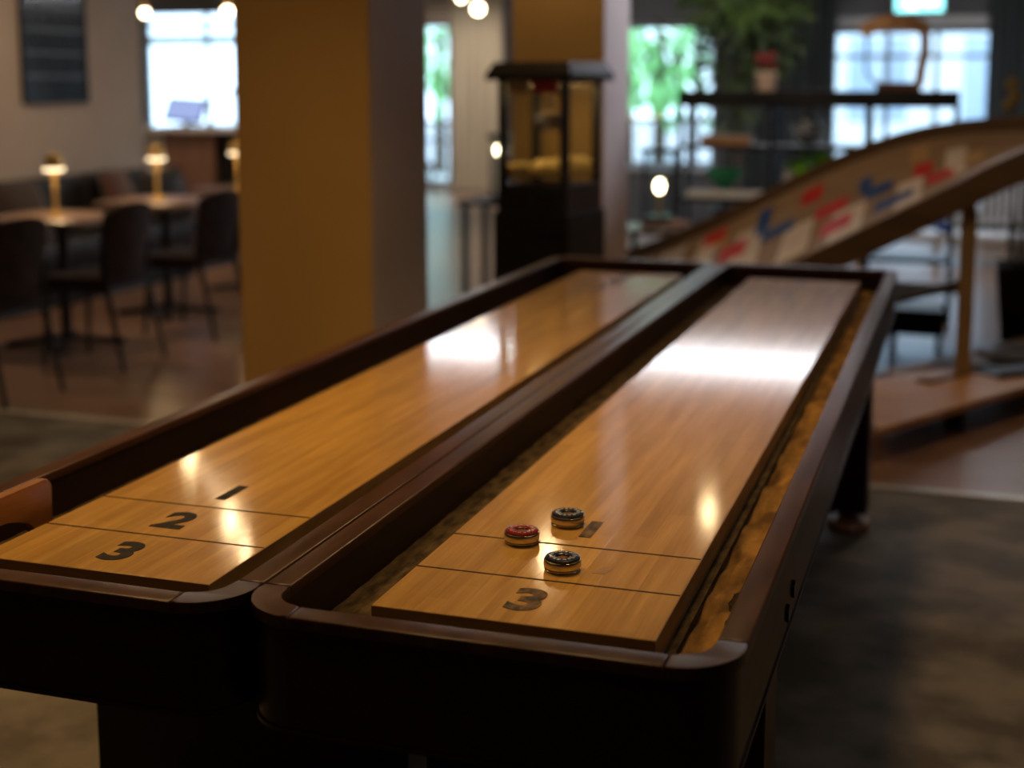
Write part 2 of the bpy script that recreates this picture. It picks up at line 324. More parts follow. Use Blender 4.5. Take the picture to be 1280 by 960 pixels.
def window(name, x0, x1, z0, z1, y, vbars, hbars, label, head=0.0):
    bm = bmesh.new(); t = 0.05
    box(bm, x0, x0+t, y, y+0.07, z0, z1); box(bm, x1-t, x1, y, y+0.07, z0, z1)
    box(bm, x0+t, x1-t, y, y+0.07, z0, z0+t); box(bm, x0+t, x1-t, y, y+0.07, z1-t, z1)
    o = struct(name, bm, 'window_frame', label=label)
    for v in vbars: obj('mullion', B(v-0.025, v+0.025, y+0.005, y+0.06, z0+t, z1-t), 'window_frame', o)
    for h in hbars: obj('transom', B(x0+t, x1-t, y+0.01, y+0.055, h-0.02, h+0.02), 'window_frame', o)
    obj('pane', B(x0+t, x1-t, y+0.03, y+0.036, z0+t, z1-t), 'glass', o)
    obj('sill', B(x0-0.03, x1+0.03, y-0.12, y, z0-0.04, z0, bevel=0.006), 'white_paint', o)
    if head: obj('blind_roll', B(x0, x1, y-0.05, y-0.005, z1-head, z1, bevel=0.01), 'white_paint', o)
    return o
window('window_1', *WIN[0], 13.04, [-2.02], [1.12], 'bright window with green leaves outside beside the pillar')
window('window_2', *WIN[1], 13.04, [-0.06, 0.42], [1.78], 'wide bright window between dark curtains')
obj('header_panel', B(-0.75, 1.10, 12.93, 12.99, 2.08, 2.17), 'white_paint', bpy.data.objects['window_2'])
window('window_3', *WINF[0], 17.04, [-10.25], [], 'bright window behind the bar counter')
window('window_4', *WINF[1], 17.04, [], [0.95, 0.70], 'tall narrow window at the far end of the room')

# square pillars
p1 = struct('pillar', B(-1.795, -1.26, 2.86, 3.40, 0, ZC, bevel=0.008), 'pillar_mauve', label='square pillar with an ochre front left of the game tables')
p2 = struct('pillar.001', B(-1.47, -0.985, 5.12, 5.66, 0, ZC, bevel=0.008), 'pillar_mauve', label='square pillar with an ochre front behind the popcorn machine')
obj('front_face', B(-1.795, -1.262, 2.852, 2.8598, 0.002, ZC-0.002), 'pillar_ochre', p1)  # thin ochre skin on the front, the other faces stay mauve
obj('front_face', B(-1.47, -0.987, 5.112, 5.1198, 0.002, ZC-0.002), 'pillar_ochre', p2)
struct('baseboard_left', B(-5.6, -5.585, -3.5, 8.1, 0, 0.09), 'grey_paint')
struct('baseboard_back', B(-3.2, 4.5, 12.985, 13.0, 0, 0.09), 'grey_paint')

# ------------------------------------------------------------------ shuffleboard tables
ZP = 0.770; ZR = 0.804; ZB = 0.645
PW = 0.406; PL = 3.524
def rr(x0, x1, y0, y1, r, n=8):
    pts = []
    for cx, cy, a0 in ((x1-r, y0+r, -PI/2), (x1-r, y1-r, 0), (x0+r, y1-r, PI/2), (x0+r, y0+r, PI)):
        for i in range(n+1):
            a = a0 + PI/2*i/n; pts.append((cx + r*math.cos(a), cy + r*math.sin(a)))
    return pts
def text_mesh(ch, size, bold):
    cu = bpy.data.curves.new('numeral', 'FONT'); cu.body = ch; cu.size = size; cu.offset = bold; cu.extrude = 0.00025
    cu.align_x = 'CENTER'; cu.align_y = 'CENTER'; cu.resolution_u = 6
    o = bpy.data.objects.new('tmp', cu); C.objects.link(o)
    dg = bpy.context.evaluated_depsgraph_get(); me = bpy.data.meshes.new_from_object(o.evaluated_get(dg))
    bpy.data.objects.remove(o); bpy.data.curves.remove(cu)
    return me
def shuffleboard(label, ox, x0, x1, worn, sand_right):
    """ox: left edge of the playfield; cabinet from x0 to x1"""
    t = thing('shuffleboard_table', label, 'game table', (ox, 0, 0), 0, 'shuffleboard tables')
    x0 -= ox; x1 -= ox; y0, y1 = -0.155, 3.690
    cw = 0.041; R = 0.088; Ri = R - cw
    # rail caps: four straight, four corners, small seams between
    zt, zb = ZR, ZR-0.016; g = 0.0006
    def cap(name, pts): obj(name, prism(bmesh.new(), pts, zb, zt, bevel=0.004), 'cap_wood', t, smooth=True)
    cap('rail_cap', [(x0+R+g, y0), (x1-R-g, y0), (x1-R-g, y0+cw), (x0+R+g, y0+cw)])
    cap('rail_cap', [(x0+R+g, y1-cw), (x1-R-g, y1-cw), (x1-R-g, y1), (x0+R+g, y1)])
    cap('rail_cap', [(x0+g, y0+R+g+.018), (x0+cw, y0+R+g+.018), (x0+cw, y1-R-g), (x0+g, y1-R-g)])
    cap('rail_cap', [(x1-cw, y0+R+g+.018), (x1-g, y0+R+g+.018), (x1-g, y1-R-g), (x1-cw, y1-R-g)])
    for cx, cy, a0, near in ((x1-R, y0+R, -PI/2, 1), (x1-R, y1-R, 0, 0), (x0+R, y1-R, PI/2, 0), (x0+R, y0+R, PI, 1)):
        n = 10; po = [(cx+(R-g)*math.cos(a0+PI/2*i/n), cy+(R-g)*math.sin(a0+PI/2*i/n)) for i in range(n+1)]
        pi_ = [(cx+Ri*math.cos(a0+PI/2*i/n), cy+Ri*math.sin(a0+PI/2*i/n)) for i in range(n+1)]
        if near:   # the near corner pieces reach a little further along the long rails
            if a0 == -PI/2: po.append((po[-1][0], y0+R+.018-g)); pi_.append((pi_[-1][0], y0+R+.018-g))
            else: po.insert(0, (po[0][0], y0+R+.018-g)); pi_.insert(0, (pi_[0][0], y0+R+.018-g))
        cap('corner_cap', po + pi_[::-1])
    # apron wall with rounded corners
    ins = 0.007
    outer = rr(x0+ins, x1-ins, y0+ins, y1-ins, R-ins, 10); inner = rr(x0+cw-0.004, x1-cw+0.004, y0+cw-0.004, y1-cw+0.004, Ri, 10)
    bm = bmesh.new(); n = len(outer)
    def ring(pts, z): return [bm.verts.new((x, y, z)) for x, y in pts]
    ot, ob, it, ib = ring(outer, zb), ring(outer, ZB), ring(inner, zb), ring(inner, ZB)
    for i in range(n):
        j = (i+1) % n
        bm.faces.new((ob[i], ob[j], ot[j], ot[i])); bm.faces.new((ib[j], ib[i], it[i], it[j]))
        bm.faces.new((ot[i], ot[j], it[j], it[i])); bm.faces.new((ob[j], ob[i], ib[i], ib[j]))
    obj('apron', bm, 'cabinet_wood', t, smooth=True)
    # thin moulding under the apron
    bm = bmesh.new(); o2 = rr(x0+ins-.003, x1-ins+.003, y0+ins-.003, y1-ins+.003, R-ins+.003, 10)
    prism(bm, o2, ZB-0.006, ZB-0.0005)
    obj('bottom_board', bm, 'cabinet_wood', t, smooth=True)
    # gutters
    zg = ZP - 0.052
    gx0, gx1, gy0, gy1 = x0+cw-0.003, x1-cw+0.003, y0+cw-0.003, y1-cw+0.003
    for nm, a, b, c, d, m in (('gutter', gx0, 0.0, gy0, gy1, 'gutter_felt'), ('gutter', PW, gx1, gy0, gy1, 'gutter_sand' if sand_right else 'gutter_felt'),
                              ('gutter', 0.0, PW, gy0, 0.0, 'gutter_felt'), ('gutter', 0.0, PW, PL, gy1, 'gutter_felt')):
        bm = bmesh.new()
        nx, ny = 6, max(4, int((d-c)/0.03)); vv = {}
        for i in range(nx+1):
            for k in range(ny+1):
                x = a+(b-a)*i/nx; y = c+(d-c)*k/ny
                h = 0.0035*math.sin(y*23+x*60)+0.003*math.sin(y*51-x*90) if sand_right and a >= PW else 0.001*math.sin(y*80)
                vv[i, k] = bm.verts.new((x, y, zg+h))
        for i in range(nx):
            for k in range(ny): bm.faces.new((vv[i, k], vv[i+1, k], vv[i+1, k+1], vv[i, k+1]))
        obj(nm, bm, m, t, smooth=True)
    if sand_right:
        for px, py, r, s in ((gx1-0.022, -0.035, 0.024, 2.1), (gx1-0.03, 0.30, 0.013, 3.5), (gx1-0.026, 0.22, 0.010, 2.4)):
            bm = bmesh.new(); sphere(bm, (0, 0, 0), r, 14, 0.3)
            for v in bm.verts:
                v.co.y *= s; v.co += Vector((random.uniform(-1, 1), random.uniform(-1, 1), random.uniform(-.3, .3)))*0.0018
            obj('dust_pile', bm, 'dust_dark', t, loc=(px, py, zg+0.003))
    # playfield: a core with laminated planks on it
    pf = obj('playfield', B(0.001, PW-0.001, 0.001, PL-0.001, ZP-0.050, ZP-0.012), 'maple_side', t)
    obj('side_ledge', B(PW+0.001, PW+0.016, 0.0, PL, ZP-0.054, ZP-0.040), 'gutter_felt', t)
    npl = 13; w = PW/npl; edge = 0.00012
    bmp = B(-w/2+edge/2, w/2-edge/2, 0, PL, -0.012, 0, bevel=0.0002)
    first = obj('plank', bmp, 'maple', pf, loc=(w/2, 0, ZP))
    for i in range(1, npl):
        c = first.copy(); C.objects.link(c); c.parent = pf; c.location = (w*(i+.5), 0, ZP)
    obj('front_edge', B(0, PW, -0.0012, 0.0, ZP-0.050, ZP-0.0006), 'maple_side', pf)
    obj('side_edge', B(PW, PW+0.0012, -0.0012, PL, ZP-0.050, ZP-0.0006), 'maple_side', pf)
    # printed lines and numerals at both ends
    for y in (0.170, 0.332, PL-0.170, PL-0.332):
        obj('score_line', B(0.0005, PW-0.0005, y-0.0018, y+0.0018, ZP+0.0001, ZP+0.0006), 'ink', t)
    for ch, y, dx in (('3', 0.083, 0.0), ('2', 0.246, -0.003), ('1', 0.416, 0.004)):
        if worn and ch == '2': continue
        me = text_mesh(ch, 0.112, 0.0045)
        me.materials.clear(); me.materials.append(MATS['ink_worn' if worn else 'ink'])
        for end in (0, 1):
            o = bpy.data.objects.new('numeral', me); C.objects.link(o); o.parent = t
            o.location = (PW/2+(dx if not end else -dx), y if not end else PL-y, ZP+0.0006); o.rotation_euler = (0, 0, PI*end)
    if worn:
        obj('worn_patch', prism(bmesh.new(), [(0.262, 0.222), (0.283, 0.222), (0.287, 0.252), (0.268, 0.252)], ZP+0.0001, ZP+0.0004), 'maple_side', t)
    # pedestal legs with wooden bun feet
    for ya, yb in ((0.42, 0.56), (2.90, 3.04)):
        lx0, lx1 = x0+0.052, x1-0.038
        leg = obj('pedestal_leg', B(lx0, lx1, ya, yb, 0.075, ZB-0.006, bevel=0.004), 'cabinet_wood', t)
        for fx in (lx0+0.075, lx1-0.062):
            obj('foot', Lt([(0, 0.0), (0.058, 0.0), (0.072, 0.010), (0.074, 0.020), (0.066, 0.034), (0.040, 0.044), (0.032, 0.058), (0.040, 0.075), (0, 0.075)], seg=24, cx=fx, cy=(ya+yb)/2), 'foot_wood', leg, smooth=True)
    return t, x0, x1
tA, ax0, ax1 = shuffleboard('shuffleboard table on the left with crisp black numerals and a wooden sweep in its gutter', -0.6659, -0.817, -0.1415, False, False)
tB, bx0, bx1 = shuffleboard('shuffleboard table on the right with three pucks on its scratched playfield', 0.0, -0.1405, 0.538, True, True)
for y, z in ((0.466, 0.690), (0.396, 0.675)):
    s = obj('star_knob', bmesh.new(), 'screw_black', tB)
    bm = bmesh.new(); pts = []
    for i in range(24):
        r = 0.0125 + 0.0028*math.cos(i*PI*2/24*6); pts.append((r*math.cos(2*PI*i/24), r*math.sin(2*PI*i/24)))
    prism(bm, pts, 0, 0.005, bevel=0.0015); bm.to_mesh(s.data); bm.free()
    s.rotation_euler = (0, PI/2, 0); s.location = (bx1-0.007, y, z)

# pucks
def puck(label, mcap, mlet, loc, rz):
    t = thing('shuffleboard_puck', label, 'puck', loc, rz, 'pucks on the right playfield')
    R = 0.0286
    obj('metal_body', Lt([(0, 0), (R-0.004, 0), (R-0.0012, 0.0012), (R-0.0006, 0.003), (R-0.0022, 0.0042), (R-0.0004, 0.0056), (R, 0.008), (R, 0.0148), (R-0.0008, 0.0168), (R-0.0028, 0.0176), (0.020, 0.0172), (0, 0.0172)], seg=48), 'steel', t, smooth=True)
    c = obj('plastic_cap', Lt([(0.0267, 0.0170), (0.0268, 0.0190), (0.0258, 0.0204), (0.0235, 0.0211), (0.0115, 0.0211), (0.0102, 0.0204), (0.0098, 0.0172)], seg=40), mcap, t, smooth=True)
    obj('centre_disc', Lt([(0, 0.0184), (0.0085, 0.0184), (0.0098, 0.0175)], seg=28), 'puck_centre', t, smooth=True)
    k = 14
    bmx = bmesh.new()
    box(bmx, -0.0030, 0.0030, -0.0013, 0.0013, 0, 0.0011, bevel=0.0003); box(bmx, -0.0014, 0.0004, -0.0029, 0.0029, 0, 0.0010, bevel=0.0003)
    f = obj('raised_mark', bmx, mlet, c)
    for i in range(k):
        o = f if i == 0 else f.copy()
        if i: C.objects.link(o); o.parent = c
        a = 2*PI*i/k; o.location = (0.0180*math.cos(a), 0.0180*math.sin(a), 0.0208)
        o.rotation_euler = (0, 0, a + (i % 3)*0.6)
    return t
puck('red capped steel puck', 'puck_red', 'puck_letter_red', (0.118, 0.325, ZP+0.0007), 0.3)
puck('dark blue capped steel puck farthest from the near rail', 'puck_blue', 'puck_letter_blue', (0.163, 0.436, ZP+0.0002), 1.1)
puck('dark blue capped steel puck nearest the faded number three', 'puck_blue', 'puck_letter_blue', (0.215, 0.224, ZP+0.0002), 2.0)

# wooden sweep standing in the left gutter
def sweep():
    y_end = 0.225; top = 0.832; bot = ZP-0.050; L = 0.36
    pts = []
    r = 0.016
    # outline in (y, z): right end rounded, hand arch cut from below
    pts += [(y_end, bot), (y_end, top-r)]
    for i in range(1, 7): a = PI/2*i/6; pts.append((y_end-r+r*math.cos(a), top-r+r*math.sin(a)))
    for i in range(7): a = PI/2*i/6; pts.append((y_end-L+r-r*math.sin(a), top-r+r*math.cos(a)))
    pts.append((y_end-L, bot)); pts.append((y_end-L+0.035, bot))
    c = y_end - L/2 + 0.0; hw = L/2-0.040
    for i in range(13):
        a = PI - PI*i/12; pts.append((c + hw*math.copysign(abs(math.cos(a))**0.6, math.cos(a)), bot + 0.064*math.sin(a)**0.7 + 0.004))
    pts.append((y_end-0.035, bot))
    bm = bmesh.new(); x0, x1 = -0.712, -0.694
    a = [bm.verts.new((x0, y, z)) for y, z in pts]; b = [bm.verts.new((x1, y, z)) for y, z in pts]
    n = len(pts); bm.faces.new(a); bm.faces.new(b[::-1])
    for i in range(n): bm.faces.new((a[i], b[i], b[(i+1) % n], a[(i+1) % n]))
    es = [e for e in bm.edges if abs(e.verts[0].co.x - e.verts[1].co.x) < 1e-6]
    bmesh.ops.bevel(bm, geom=es, offset=0.0035, segments=2, profile=0.5, affect='EDGES')
    tag(obj('wooden_sweep', bm, 'sweep_wood', smooth=True), 'brown wooden sweep board with an arched hand cut-out standing in the left gutter', 'sweep')
sweep()

# ------------------------------------------------------------------ dining corner on the left
def make_chair(label, loc, rz):
    t = thing('dining_chair', label, 'chair', loc, rz, 'dining chairs along the small tables')
    # local: the chair faces -x, its back is at +x
    bm = pad(bmesh.new(), -0.24, 0.17, -0.22, 0.22, 0.435, 0.495, 0.022)
    obj('seat', bm, 'velvet_brown', t, smooth=True)
    # curved backrest, rounded at the top
    bm = bmesh.new(); nu, nv = 12, 10; fr, bk = {}, {}
    for i in range(nu+1):
        for k in range(nv+1):
            s = -1+2*i/nu; v = k/nv
            hw = 0.195 + 0.025*math.sin(v*2.2); z = 0.50 + 0.375*v - (0.045*abs(s)**3 if k == nv else 0.045*abs(s)**3*v)
            x = 0.175 + 0.045*v - 0.045*s*s
            fr[i, k] = bm.verts.new((x-0.016, s*hw, z)); bk[i, k] = bm.verts.new((x+0.016, s*hw, z))
    for i in range(nu):
        for k in range(nv):
            bm.faces.new((fr[i, k], fr[i, k+1], fr[i+1, k+1], fr[i+1, k])); bm.faces.new((bk[i, k], bk[i+1, k], bk[i+1, k+1], bk[i, k+1]))
    for i in range(nu):
        for k in (0, nv): bm.faces.new((fr[i, k], fr[i+1, k], bk[i+1, k], bk[i, k]))
    for k in range(nv):
        for i in (0, nu): bm.faces.new((fr[i, k], bk[i, k], bk[i, k+1], fr[i, k+1]))
    obj('backrest', bm, 'velvet_brown', t, smooth=True)
    for s in (-1, 1):
        obj('leg', tube(bmesh.new(), (-0.20, s*0.19, 0.44), (-0.235, s*0.215, 0.0), 0.017, 0.011), 'black_metal', t, smooth=True)
        bm = tube(bmesh.new(), (0.165, s*0.215, 0.66), (0.155, s*0.205, 0.42), 0.015, 0.017)
        tube(bm, (0.155, s*0.205, 0.43), (0.245, s*0.215, 0.0), 0.018, 0.011)
        obj('leg', bm, 'black_metal', t, smooth=True)
    bm = bmesh.new(); tube(bm, (-0.2, -0.19, 0.42), (-0.2, 0.19, 0.42), 0.012); tube(bm, (0.155, -0.2, 0.42), (0.155, 0.2, 0.42), 0.012)
    for s in (-1, 1): tube(bm, (-0.2, s*0.19, 0.42), (0.155, s*0.2, 0.42), 0.012)
    obj('seat_frame', bm, 'black_metal', t, smooth=True)
    return t
ch = make_chair('dark brown upholstered chair at the left edge, behind the handle of the sweep', (-3.66, 3.74, 0), 0.0)
ch['label'] = 'dark dining chair nearest the camera, cut off at its left by the frame'
dup(ch, (-3.66, 4.66, 0), 0.05, 'dark dining chair in the middle of the row, in front of the first brass lamp')
dup(ch, (-3.66, 5.63, 0), 0.0, 'dark dining chair half hidden behind the large tan pillar')

def dining_table(label, loc):
    t = thing('dining_table', label, 'table', loc, 0, 'small dining tables')
    bm = bmesh.new(); prism(bm, rr(-0.36, 0.36, -0.34, 0.34, 0.10, 6), 0.725, 0.752, bevel=0.005)
    obj('tabletop', bm, 'table_top', t, smooth=True)
    obj('column', tube(bmesh.new(), (0, 0, 0.04), (0, 0, 0.725), 0.03), 'black_metal', t, smooth=True)
    bm = bmesh.new()
    for a in range(4):
        d = Vector((math.cos(a*PI/2+0.5), math.sin(a*PI/2+0.5), 0)); bar(bm, d*0.0+Vector((0, 0, 0.05)), d*0.33+Vector((0, 0, 0.016)), 0.05, 0.026)
    obj('cross_foot', bm, 'black_metal', t)
    return t
TBL = [(-4.16, 5.02), (-4.20, 6.17), (-4.20, 7.34)]
d0 = dining_table('small wooden dining table with the nearest brass lamp', (*TBL[0], 0))
dup(d0, (*TBL[1], 0), 0, 'small wooden dining table with the middle brass lamp')
dup(d0, (*TBL[2], 0), 0, 'small wooden dining table with the farthest brass lamp, mostly hidden by the pillar')
def brass_lamp(label, loc):
    t = thing('table_lamp', label, 'lamp', loc, 0, 'brass table lamps')
    obj('base', Lt([(0, 0), (0.055, 0), (0.056, 0.008), (0.02, 0.016), (0.0, 0.016)], seg=24), 'brass', t, smooth=True)
    obj('stem', Lt([(0.018, 0.012), (0.012, 0.05), (0.013, 0.22), (0.024, 0.262), (0.0, 0.262)], seg=16), 'brass', t, smooth=True)
    obj('shade', Lt([(0.060, 0.272), (0.052, 0.304), (0.047, 0.335), (0.034, 0.352), (0.0, 0.357)], seg=24), 'brass', t, smooth=True)
    obj('glow_ring', Lt([(0.0, 0.256), (0.056, 0.256), (0.060, 0.264), (0.055, 0.280), (0.0, 0.280)], seg=24), 'shade_glow', t, smooth=True)
    return t
l0 = brass_lamp('brass table lamp on the nearest dining table', (-4.205, 5.03, 0.752))
dup(l0, (-4.268, 6.19, 0.752), 0, 'brass table lamp on the middle dining table, in front of the rust cushion')
dup(l0, (-4.14, 7.02, 0.752), 0, 'brass table lamp beside the edge of the large pillar')
for (x, y) in ((-4.205, 5.03), (-4.268, 6.19), (-4.14, 7.02)):
    light('lamp_light', 'POINT', (x, y, 0.752+0.225), 4.0, (1.0, 0.66, 0.33), 0.05)

bq = thing('banquette', 'dark leather banquette along the beige wall', 'bench', (-5.3, 0, 0))
obj('seat', pad(bmesh.new(), -0.27, 0.28, 2.6, 7.95, 0.30, 0.45, 0.04), 'leather_dark', bq, smooth=True)
obj('plinth', B(-0.27, 0.24, 2.6, 7.93, 0.0, 0.30), 'black_wood', bq)
for i in range(6):
    y = 2.6 + 5.35*i/6
    obj('back_panel', pad(bmesh.new(), -0.28, -0.12, y+0.004, y+5.35/6-0.004, 0.44, 0.84, 0.05), 'leather_dark', bq, smooth=True)
def cushion(label, loc, rot, m):
    bm = bmesh.new(); bmesh.ops.create_grid(bm, x_segments=10, y_segments=10, size=0.21)
    top = list(bm.verts); 
    for v in top:
        fx = 1-(v.co.x/0.21)**2; fy = 1-(v.co.y/0.21)**2; v.co.z = 0.075*max(0, fx*fy)**0.45
    g = bmesh.ops.duplicate(bm, geom=list(bm.verts)+list(bm.edges)+list(bm.faces))
    for v in [x for x in g['geom'] if isinstance(x, bmesh.types.BMVert)]: v.co.z *= -1
    bmesh.ops.remove_doubles(bm, verts=bm.verts, dist=0.0005)
    o = obj('cushion', bm, m, smooth=True); o.location = loc; o.rotation_euler = rot
    return tag(o, label, 'cushion', 'cushions on the banquette')
cushion('dark umber cushion behind the nearest brass lamp', (-5.24, 6.08, 0.665), (0.1, 1.25, 0.0), 'cushion_umber')
cushion('rust brown cushion behind the middle brass lamp', (-5.24, 7.20, 0.675), (-0.12, 1.25, 0.05), 'cushion_rust')
cushion('nearly black cushion leaning at the end of the banquette', (-5.13, 7.66, 0.64), (0.4, 1.2, 0.0), 'leather_dark')

# dark gridded panel on the wall
pc = thing('wall_panel', 'dark framed panel with a faint grid hanging on the beige wall', 'picture', (-5.6, 6.97, 1.37))
obj('panel', B(0.0, 0.018, -0.365, 0.365, 0.0, 0.86), 'dark_panel', pc)
bm = bmesh.new()
for y in (-0.375, 0.355): box(bm, 0, 0.035, y, y+0.02, -0.01, 0.87)
for z in (-0.01, 0.85): box(bm, 0, 0.035, -0.355, 0.355, z, z+0.02)
obj('frame', bm, 'black_metal', pc)
for k in range(1, 6):
    y = -0.355+0.71*k/6; obj('grid_bar', B(0.018, 0.022, y-0.004, y+0.004, 0.02, 0.85), 'panel_line', pc)
for k in range(1, 5):
    z = 0.02+0.83*k/5; obj('grid_bar', B(0.018, 0.0235, -0.355, 0.355, z-0.011, z+0.011), 'panel_line', pc)

# ------------------------------------------------------------------ bar behind the opening
bc = thing('bar_counter', 'brown wooden bar counter with a pale top', 'counter', (-5.75, 9.4, 0))
obj('front_panel', B(-0.42, 0.10, -0.10, 0.5, 0, 1.075), 'counter_wood', bc)
obj('end_panel', B(0.105, 0.62, -0.06, 0.5, 0, 1.075), 'black_wood', bc)
obj('top', B(-0.75, 0.66, -0.16, 0.56, 1.076, 1.11, bevel=0.006), 'white_paint', bc)
obj('back_panel', B(-0.72, -0.425, -0.04, 0.5, 0, 1.075), 'white_paint', bc)
mo = thing('till_monitor', 'tilted blue screen of a till on the bar counter', 'monitor', (-6.05, 9.5, 1.11))
obj('foot', B(-0.09, 0.09, -0.07, 0.07, 0, 0.02, bevel=0.005), 'black_metal', mo)
obj('neck', bar(bmesh.new(), (0, 0, 0.018), (0, 0.03, 0.12), 0.05, 0.03), 'black_metal', mo)
bm = bmesh.new(); bar(bm, (-0.19, 0.0, 0.135), (0.19, 0.0, 0.155), 0.22, 0.025)
cs = obj('casing', B(-0.20, 0.20, -0.015, 0.012, -0.12, 0.12, bevel=0.006), 'black_metal', mo); bm.free()
cs.location = (0, -0.01, 0.155); cs.rotation_euler = (-0.5, 0.06, 0)
sc_ = obj('screen', B(-0.185, 0.185, -0.018, -0.016, -0.105, 0.105), 'screen', cs)
tp = thing('beer_tap_post', 'slim dark post standing on the bar counter', 'post', (-5.86, 9.6, 1.11))
obj('post', tube(bmesh.new(), (0, 0, 0), (-0.02, 0, 0.70), 0.024, 0.020), 'bark', tp, smooth=True)
obj('flange', Lt([(0, 0), (0.06, 0), (0.05, 0.02), (0, 0.02)], seg=20), 'black_metal', tp, smooth=True)
kn = thing('drinks_dispenser', 'round dark knob on a thin stalk at the right end of the bar', 'dispenser', (-5.54, 9.5, 1.11))
obj('stalk', tube(bmesh.new(), (0, 0, 0), (0, 0, 0.30), 0.008), 'steel', kn, smooth=True)
obj('knob', sphere(bmesh.new(), (0, 0, 0.325), 0.035), 'black_metal', kn, smooth=True)
obj('base', Lt([(0, 0), (0.045, 0), (0.04, 0.012), (0, 0.012)], seg=20), 'steel', kn, smooth=True)
rk = thing('glass_rack', 'rack of rails hung above the bar', 'rack', (-5.80, 9.45, 2.02))
for k in range(5): obj('rail', B(-0.62, 0.62, -0.16+0.08*k-0.006, -0.16+0.08*k+0.006, 0.0, 0.016), 'steel', rk)
for x in (-0.6, 0.6): obj('hanger', tube(bmesh.new(), (x, 0, 0.016), (x, 0, ZC-2.02), 0.006), 'steel', rk)
for x in (-0.6, 0.6): obj('cross_rail', B(x-0.008, x+0.008, -0.17, 0.17, 0.016, 0.03), 'steel', rk)
g0 = None
for i in range(11):
    for j in range(2):
        loc = (-6.36+0.105*i, 9.41+0.08*j, 1.845)
        lab = 'clear stemmed glass hanging upside down in the rack above the bar'
        if g0 is None:
            g0 = tag(obj('wine_glass', Lt([(0.034, 0.0), (0.042, 0.05), (0.034, 0.085), (0.005, 0.10), (0.004, 0.165), (0.033, 0.172), (0.033, 0.175)], seg=14), 'glass_shiny', smooth=True, loc=loc), lab, 'glass', 'glasses hanging above the bar')
        else:
            o = g0.copy(); C.objects.link(o); o.location = loc

# ------------------------------------------------------------------ pendant lamps and ceiling lights
def pendant(label, loc, r=0.055, m='bulb_warm', group='globe pendant lamps'):
    t = thing('pendant_lamp', label, 'lamp', loc, 0, group)
    obj('bulb', sphere(bmesh.new(), (0, 0, 0), r, 20), m, t, smooth=True)
    obj('socket', Lt([(0, r+0.07), (0.02, r+0.07), (0.024, r+0.03), (0.022, r-0.012), (0, r-0.012)], seg=16), 'brass', t, smooth=True)
    obj('cord', tube(bmesh.new(), (0, 0, r+0.07), (0, 0, ZC-loc[2]-0.02), 0.004, seg=6), 'black_metal', t)
    obj('rose', Lt([(0, ZC-loc[2]), (0.05, ZC-loc[2]), (0.045, ZC-loc[2]-0.02), (0, ZC-loc[2]-0.025)], seg=20), 'black_metal', t, smooth=True)
    return t
pendant('round glowing pendant bulb high over the dining corner', (-3.86, 5.81, 2.40), 0.036)
pendant('round glowing pendant bulb left of the large pillar', (-2.90, 4.63, 2.36), 0.036)
pendant('round glowing pendant bulb nearest the large pillar', (-2.63, 4.33, 2.40), 0.036)
pendant('round glowing pendant bulb right of the popcorn machine', (-0.52, 5.72, 2.40), 0.034)
pendant('round glowing pendant bulb above the popcorn machine', (-1.18, 4.81, 2.42), 0.042)
pendant('bare glowing pendant bulb hanging between the two pillars', (-3.66, 10.76, 2.20), 0.05, 'bulb_far', 'far pendant bulbs')
pendant('bare glowing pendant bulb at the top edge beside the one between the pillars', (-3.86, 10.85, 2.31), 0.035, 'bulb_far', 'far pendant bulbs')
pendant('warm glowing pendant bulb over the right end of the bar', (-5.42, 9.2, 2.13), 0.04, 'bulb_far', 'far pendant bulbs')
pendant('pale glowing pendant bulb over the left end of the bar', (-6.25, 9.2, 2.13), 0.035, 'bulb_far', 'far pendant bulbs')
def linear_light(label, x0, x1, y, z):
    t = thing('linear_light', label, 'light', ((x0+x1)/2, y, z), 0, 'linear ceiling lights'); h = (x1-x0)/2
    obj('housing', B(-h, h, -0.05, 0.05, 0.035, 0.09, bevel=0.005), 'white_paint', t)
    obj('tube', B(-h+0.004, h-0.004, -0.04, 0.04, 0.0, 0.034), 'tube_cool', t)
    for x in (-h+0.15, h-0.15): obj('hanger', tube(bmesh.new(), (x, 0, 0.09), (x, 0, ZC-z), 0.005, seg=6), 'steel', t)
for i, (a, b) in enumerate(((-4.10, -2.71), (-2.70, -1.31), (-1.30, 0.09), (0.10, 1.49), (1.50, 2.89))):  # last two are unseen extras, added to light pillar sides and right floor
    linear_light(['white linear ceiling light nearest the bar', 'white linear ceiling light in the middle of its row', 'white linear ceiling light in front of the dark left curtain', 'added white linear light in front of the wide window, brightening the pillar sides', 'added white linear light nearest the right wall, brightening the pillar sides'][i], a, b, 10.15, 2.42)
tl = thing('track_light', 'slim glowing ceiling track between pendant bulbs over the dining corner', 'light', (0, 0, 0))
obj('rail', bar(bmesh.new(), (-3.78, 5.80, 2.46), (-2.66, 4.47, 2.46), 0.035, 0.03), 'white_paint', tl)
obj('light_strip', bar(bmesh.new(), (-3.76, 5.776, 2.438), (-2.68, 4.494, 2.438), 0.022, 0.012), 'strip_glow', tl)
for p in ((-3.6, 5.586), (-2.9, 4.755)): obj('hanger', tube(bmesh.new(), (p[0], p[1], 2.475), (p[0], p[1], ZC), 0.005, seg=6), 'steel', tl)
def downlight(label, loc, energy, color, spot, target, size=0.16):
    t = thing('downlight', label, 'light', loc, 0, 'warm ceiling downlights')
    obj('can', Lt([(0.075, 0.0), (0.08, 0.0), (0.08, ZC-loc[2]), (0.0, ZC-loc[2])], seg=20), 'black_metal', t, smooth=True)
    obj('lens', Lt([(0, 0.05), (0.07, 0.05)], seg=20), 'downlight_glow', t)
    light('downlight_beam', 'SPOT', (loc[0], loc[1], loc[2]+0.03), energy, color, size, spot, 0.7, target)
